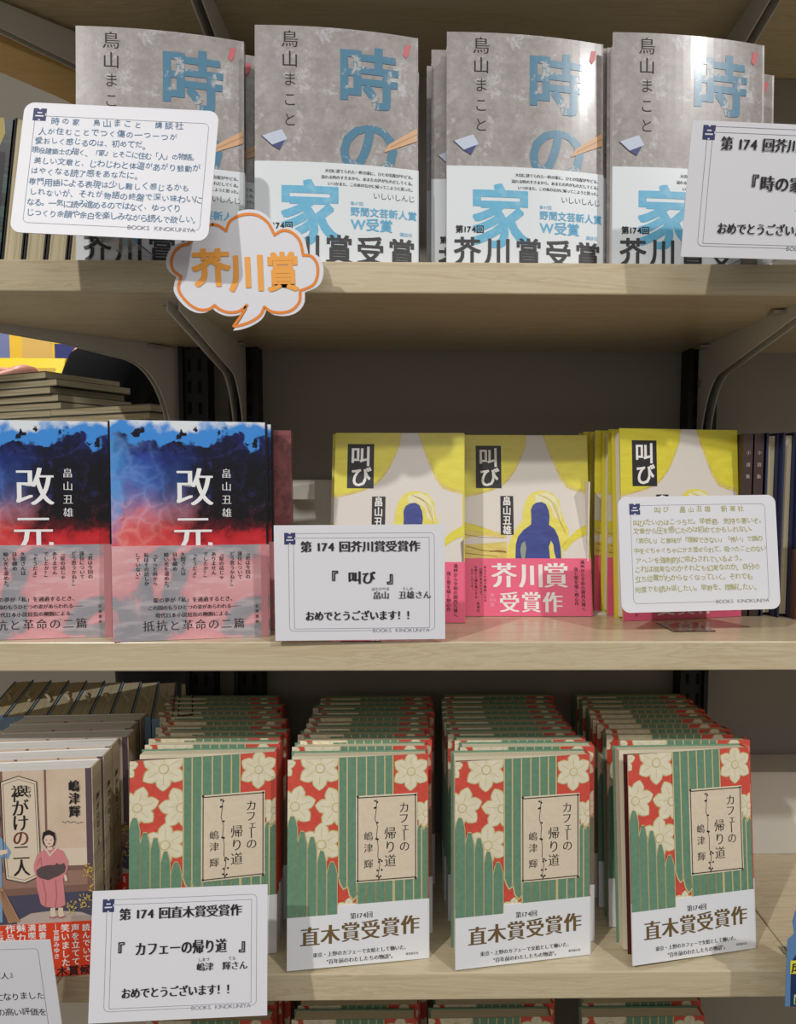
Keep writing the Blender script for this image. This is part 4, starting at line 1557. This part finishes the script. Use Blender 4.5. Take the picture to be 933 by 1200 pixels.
# smooth the outline
bp = []
nb = len(bub)
sharp = {(355, 165), (625, 185), (785, 295), (765, 490), (562, 580), (388, 688), (465, 570), (283, 573), (98, 415), (140, 238)}
for i in range(nb):
    p0, p1, p2, p3 = (Vector(bub[(i + j) % nb]) for j in (-1, 0, 1, 2))
    m1 = (p2 - p0) * .5 if bub[i] not in sharp else (p2 - p1) * .6
    m2 = (p3 - p1) * .5 if bub[(i + 1) % nb] not in sharp else (p2 - p1) * .6
    for k in range(4):
        t = k / 4
        q = p1 * (2 * t ** 3 - 3 * t ** 2 + 1) + m1 * (t ** 3 - 2 * t ** 2 + t) + p2 * (-2 * t ** 3 + 3 * t ** 2) + m2 * (t ** 3 - t ** 2)
        bp.append(q)
BS = .1208 / 933 * 1.085
BWd, BHt = 933 * BS, 742 * BS
inner_p = [(p.x * BS, (742 - p.y) * BS) for p in bp]
cen = Vector((sum(p[0] for p in inner_p) / len(inner_p), sum(p[1] for p in inner_p) / len(inner_p)))
n_ = len(inner_p)
outer = [cen + (Vector(p) - cen) * 1.055 + (Vector(p) - cen).normalized() * .0012 for p in inner_p]
area = sum(outer[i - 1].x * outer[i].y - outer[i].x * outer[i - 1].y for i in range(n_))
ab = Art(BWd, BHt)
ab.line([(p[0] / BWd, p[1] / BHt) for p in inner_p], ORANGE, .0022, 2, closed=True)
for (x, y), ch, sz, sx_ in (((268, 365), '芥', .0300, 1.0), ((470, 390), '川', .0300, .95), ((668, 385), '賞', .0310, .82)):
    ab.text(ch, x / 933, 1 - y / 742, sz * 1.02, ORANGE2, 3, style='marker', sx=sx_, rot=.03)
# reshape: build with its own outline
r = root('speech_bubble_sign', 'white cloud-shaped sign with orange marker lettering on the top shelf edge', 'sign', (-.2050, -.030, .2535))
b = MB()
poly2 = [(p.x, p.y) for p in outer]
if area < 0:
    poly2 = poly2[::-1]
tr = tessellate_polygon([[Vector((x, y, 0)) for x, y in poly2]])
for t in tr:
    q = [poly2[i] for i in t]
    s2 = (q[1][0] - q[0][0]) * (q[2][1] - q[0][1]) - (q[1][1] - q[0][1]) * (q[2][0] - q[0][0])
    if s2 < 0:
        q = q[::-1]
    b.face([(x, 0, z) for x, z in q], PAPER)
    b.face([(x, .0008, z) for x, z in q[::-1]], PAPER)
for i in range(len(poly2)):
    a_, c__ = poly2[i], poly2[(i + 1) % len(poly2)]
    b.face([(a_[0], .0008, a_[1]), (c__[0], .0008, c__[1]), (c__[0], 0, c__[1]), (a_[0], 0, a_[1])], PAPER)
ab.emit(b, lambda x, z, n: (x, -n, z))
b.build('card_sheet', r)
b = MB()
b.box((.045, .0009, .040), (.065, .0225, .041), CLEAR)
b.box((.045, .0009, .030), (.065, .0019, .040), CLEAR)
b.build('clear_holder', r)

# ---- die-cut card at the right edge
a7 = Art(.07, .098)
BLUEC = mat('standee_blue', (98, 140, 186), .4)
ab7 = [(0, .0), (1, 0), (1, 1), (.42, 1.0), (.28, .985), (.16, .94), (.08, .86), (.05, .76), (.08, .66), (0, .6)]
r = root('die_cut_card', 'blue die-cut card with a yellow tag at the right photo edge', 'card', (.3095, -.036, Z3 - .003))
b = MB()
b.prism([(u * .07, v * .098) for u, v in ab7], 0, .001, BLUEC, lambda a, c, t: (a, t, c))
b.f = [f[::-1] for f in b.f]
a7.poly([(.06, 0), (1, 0), (1, .62), (.4, .58), (.14, .52), (.05, .40)], mat('standee_navy', (36, 52, 92), .4), 1)
a7.poly([(.12, .62), (.10, .78), (.18, .90), (.36, .96), (1, .97), (1, .60), (.4, .56)], mat('standee_dark', (30, 32, 44), .4), 2)
a7.rect(.04, .30, .9, .42, mat('standee_yellow', (240, 226, 70), .4), 3)
a7.text('成長', .20, .36, .0105, INK, 4, align='c', style='bold')
a7.rect(.10, .02, .9, .11, mat('standee_green', (176, 214, 160), .4), 3)
a7.text('成長', .22, .065, .008, INK, 4, style='bold')
a7.emit(b, lambda a, c, n: (a, -n, c))
b.build('card_sheet', r)
b = MB()
b.box((.03, .001, .0034), (.05, .075, .0042), CLEAR)
b.build('clear_holder', r)

# ------------------------------------------------------------------ beyond the open left side of the shelving
rk = root('display_rack', 'white display rack carrying the yellow box and posters, far left', 'display rack', (-2.15, 1.64, FLOOR))
b = MB()
b.box((0, 0, 1.405), (1.35, .5, 1.43), WOOD)
b.build('rack_top', rk)
b = MB()
for x in (0.02, 1.29):
    b.box((x, .02, 0), (x + .04, .48, 1.405), mat('rack_white', (220, 216, 206), .6))
b.build('rack_side', rk)
ZR = FLOOR + 1.43
# yellow plastic box with a sloping front
YP = mat('yellow_plastic', (250, 218, 50), .35)
r = root('yellow_box', 'yellow plastic box with two square recesses far behind on the left', 'box', (-1.425, 1.66, ZR + .0002))
b = MB()
prof = [(0, 0), (.18, 0), (.18, .155), (.05, .155), (0, .045)]
b.prism(prof[::-1], 0, .325, YP, lambda y, z, x: (x, y, z))
b.build('body', r, bevel=.003)
sl = Vector((.05, .11)).normalized()
for cx in (.03, .15, .245):
    b = MB()
    p = []
    for du, dv_ in ((0, .035), (.055, .035), (.055, .085), (0, .085)):
        p.append((cx + du, sl.x * dv_ - .0015 * sl.y, .045 + sl.y * dv_ + .0015 * sl.x))
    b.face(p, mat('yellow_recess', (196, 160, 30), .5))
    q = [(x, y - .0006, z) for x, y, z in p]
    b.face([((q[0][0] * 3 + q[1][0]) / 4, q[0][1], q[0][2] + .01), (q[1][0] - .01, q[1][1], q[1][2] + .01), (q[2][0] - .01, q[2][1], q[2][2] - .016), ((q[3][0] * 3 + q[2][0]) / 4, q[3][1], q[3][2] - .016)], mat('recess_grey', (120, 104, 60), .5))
    b.build('recess', r)


def poster(name, label, loc, w, h, yaw, lean, base, art, th=.006):
    r = root(name, label, 'poster', loc, (-lean, 0, yaw))
    b = MB()
    b.box((0, 0, 0), (w, th, h), base)
    art.emit(b, lambda a, c, n: (a, -n, c), step=.0006)
    b.build('sheet', r)
    return r


a = Art(.43, .40)
a.poly([(.0, .25), (.3, .3), (.75, .42), (1, .38), (1, 0), (0, 0)], mat('poster_blue_pale', (176, 190, 224), .5), 1)
a.poly([(.1, .55), (.3, .42), (.6, .40), (.86, .52), (.88, .70), (.70, .88), (.4, .92), (.15, .80)], mat('poster_indigo', (58, 62, 112), .5), 2)
a.poly([(.35, .50), (.55, .46), (.62, .52), (.45, .56)], mat('poster_glint', (240, 240, 250), .5), 3)
a.poly([(.72, .50), (.84, .54), (.82, .60), (.74, .56)], mat('poster_glint', (240, 240, 250), .5), 3)
a.rect(.05, .05, .9, .09, mat('poster_indigo', (58, 62, 112), .5), 3)
poster('blue_poster', 'blue picture poster behind the yellow box, far left', (-1.84, 1.99, ZR + .0002), .43, .40, 0, -.0, mat('poster_lilac', (122, 134, 186), .5), a)
a = Art(.42, .40)
a.rect(.10, .44, .34, .92, mat('poster_sand', (226, 190, 110), .5), 1)
a.rect(.36, .62, 1, .84, mat('poster_red', (228, 76, 52), .5), 1)
a.rect(.36, .20, 1, .60, mat('poster_navy', (52, 62, 132), .5), 1)
a.text('本', .22, .74, .055, mat('poster_red', (228, 76, 52), .5), 2, style='bold')
a.text('面', .22, .36, .055, mat('poster_red', (228, 76, 52), .5), 2, style='bold')
a.text('黄色い本', .74, .30, .05, mat('poster_lemon', (240, 226, 90), .5), 2, style='bold', pitch=.055)
a.text('売上No', .74, .49, .03, mat('poster_lemon', (240, 226, 90), .5), 2, style='bold', pitch=.034)
a.rect(.40, .02, 1, .18, WHITE, 1)
a.text('話題', .74, .73, .04, mat('poster_lemon', (240, 226, 90), .5), 2, style='bold')
poster('yellow_poster', 'yellow poster with a blue panel of yellow characters, far left', (-1.40, 1.95, ZR + .0002), .42, .40, 0, 0, mat('poster_yellow', (246, 204, 70), .5), a)
r = root('white_label', 'small white label standing right of the yellow box', 'label', (-1.075, 1.70, ZR + .0002), (0, 0, .1))
b = MB()
b.box((0, 0, 0), (.075, .004, .105), WHITE)
b.box((.02, -.0008, .03), (.055, 0, .06), mat('label_grey', (120, 124, 140), .5))
b.box((-.0, .004, 0), (.075, .05, .003), WHITE)
b.build('tag', r)

# ---- person in black
BLACKC = mat('black_jacket', (17, 17, 19), .9, spec=.1)
TROU = mat('dark_trousers', (34, 34, 40), .8)
SK = mat('skin', (226, 160, 140), .5)
PX, PY = -.635, 1.22


def skin_mesh(name, verts, edges, radii, m, parent, sub=2, root_i=0, label=None):
    me = bpy.data.meshes.new(name)
    me.from_pydata(verts, edges, [])
    o = bpy.data.objects.new(name, me)
    COL.objects.link(o)
    o.modifiers.new('skin', 'SKIN')
    if not me.skin_vertices:
        me.skin_vertices.new()
    for i, rr in enumerate(radii):
        me.skin_vertices[0].data[i].radius = rr if isinstance(rr, tuple) else (rr, rr)
        me.skin_vertices[0].data[i].use_root = (i == root_i)
    s = o.modifiers.new('subdiv', 'SUBSURF')
    s.levels = s.render_levels = sub
    dg = bpy.context.evaluated_depsgraph_get()
    me2 = bpy.data.meshes.new_from_object(o.evaluated_get(dg))
    me2.materials.clear()
    me2.materials.append(m)
    for p in me2.polygons:
        p.use_smooth = True
    bpy.data.objects.remove(o)
    o2 = bpy.data.objects.new(name, me2)
    COL.objects.link(o2)
    o2.parent = parent
    if label:
        o2['label'] = label
    return o2


per = root('person', 'person in a black jacket reaching forward behind the angled bracket', 'person', (PX, PY, FLOOR))
FZ = -FLOOR
# body: pelvis, spine, neck, head, arms, legs (local to the feet, z up, facing -x)
bv = [(0, 0, .96), (-.02, 0, 1.16), (-.06, 0, 1.36), (-.08, 0, 1.50), (-.11, 0, 1.585), (-.14, 0, 1.67), (-.155, 0, 1.76),
      (-.07, -.17, 1.49), (-.04, -.30, 1.24), (-.11, -.36, 1.40), (-.125, -.365, 1.42),
      (-.07, .17, 1.49), (-.05, .25, 1.22), (-.22, .24, 1.14), (-.28, .22, 1.14),
      (.0, -.09, .90), (-.01, -.10, .50), (.02, -.10, .10), (-.08, -.10, .04),
      (.0, .09, .90), (-.01, .10, .50), (.02, .10, .10), (-.08, .10, .04)]
be = [(0, 1), (1, 2), (2, 3), (3, 4), (4, 5), (5, 6), (3, 7), (7, 8), (8, 9), (9, 10), (3, 11), (11, 12), (12, 13), (13, 14), (0, 15), (15, 16), (16, 17), (17, 18), (0, 19), (19, 20), (20, 21), (21, 22)]
br = [(.15, .12), (.14, .11), (.15, .12), (.11, .09), .055, .085, .075, .075, .058, .036, .026, .075, .055, .040, .028, .09, .065, .045, .04, .09, .065, .045, .04]
skin_mesh('body', bv, be, br, SK, per)
# clothing as slightly larger shells
jv = bv[:4] + bv[7:10] + bv[11:14]
je = [(0, 1), (1, 2), (2, 3), (3, 4), (4, 5), (5, 6), (3, 7), (7, 8), (8, 9)]
skin_mesh('jacket', jv, je, [(.175, .14), (.165, .135), (.175, .145), (.125, .105), .095, .078, .052, .095, .075, .056], BLACKC, per, label='loose black jacket with long sleeves')
tv = [(0, 0, .98)] + [bv[i] for i in (15, 16, 17, 19, 20, 21)]
skin_mesh('trousers', tv, [(0, 1), (1, 2), (2, 3), (0, 4), (4, 5), (5, 6)], [(.16, .13), .105, .08, .062, .105, .08, .062], TROU, per)
b = MB()
for i in range(7):
    for j in range(10):
        def sp_(i_, j_):
            th, ph = math.pi * .62 * i_ / 7, math.tau * j_ / 10
            return (-.155 + .02 + .098 * math.sin(th) * math.cos(ph), .098 * math.sin(th) * math.sin(ph), 1.735 + .115 * math.cos(th))
        b.face([sp_(i, j), sp_(i + 1, j), sp_(i + 1, j + 1), sp_(i, j + 1)], mat('black_hair', (20, 18, 18), .5), True)
b.build('hair', per)

# face: nose, eyes, mouth
b = MB()
b.mesh([(-.232, -.012, 1.69), (-.232, .012, 1.69), (-.262, 0, 1.685), (-.234, 0, 1.73)], [(0, 2, 1), (0, 3, 2), (1, 2, 3)], SK)
for s in (-1, 1):
    b.box((-.239, s * .032 - .010, 1.723), (-.228, s * .032 + .010, 1.731), mat('eye_dark', (30, 24, 22), .3))
b.box((-.236, -.018, 1.658), (-.224, .018, 1.664), mat('lip', (180, 100, 96), .5))
b.build('face', per)
# the reaching hand: palm and five fingers
hx, hy, hz = -.125, -.365, 1.422
hv = [(hx + .01, hy, hz), (hx - .02, hy, hz), (hx - .055, hy, hz - .002)]
he = [(0, 1), (1, 2)]
hr = [.022, (.030, .016), (.034, .014)]
for k, (dy, ln) in enumerate(((-.030, .060), (-.011, .070), (.009, .066), (.028, .052))):
    i0 = len(hv)
    hv += [(hx - .060, hy + dy, hz - .002), (hx - .060 - ln * .5, hy + dy * 1.1, hz - .004), (hx - .060 - ln * .85, hy + dy * 1.1, hz - .016), (hx - .060 - ln, hy + dy * 1.1, hz - .034)]
    he += [(2, i0), (i0, i0 + 1), (i0 + 1, i0 + 2), (i0 + 2, i0 + 3)]
    hr += [.010, .0092, .0085, .0075]
i0 = len(hv)
hv += [(hx - .030, hy - .030, hz - .006), (hx - .055, hy - .052, hz - .016), (hx - .078, hy - .058, hz - .026)]
he += [(1, i0), (i0, i0 + 1), (i0 + 1, i0 + 2)]
hr += [.012, .010, .008]
skin_mesh('hand', hv, he, hr, SK, per, 1)
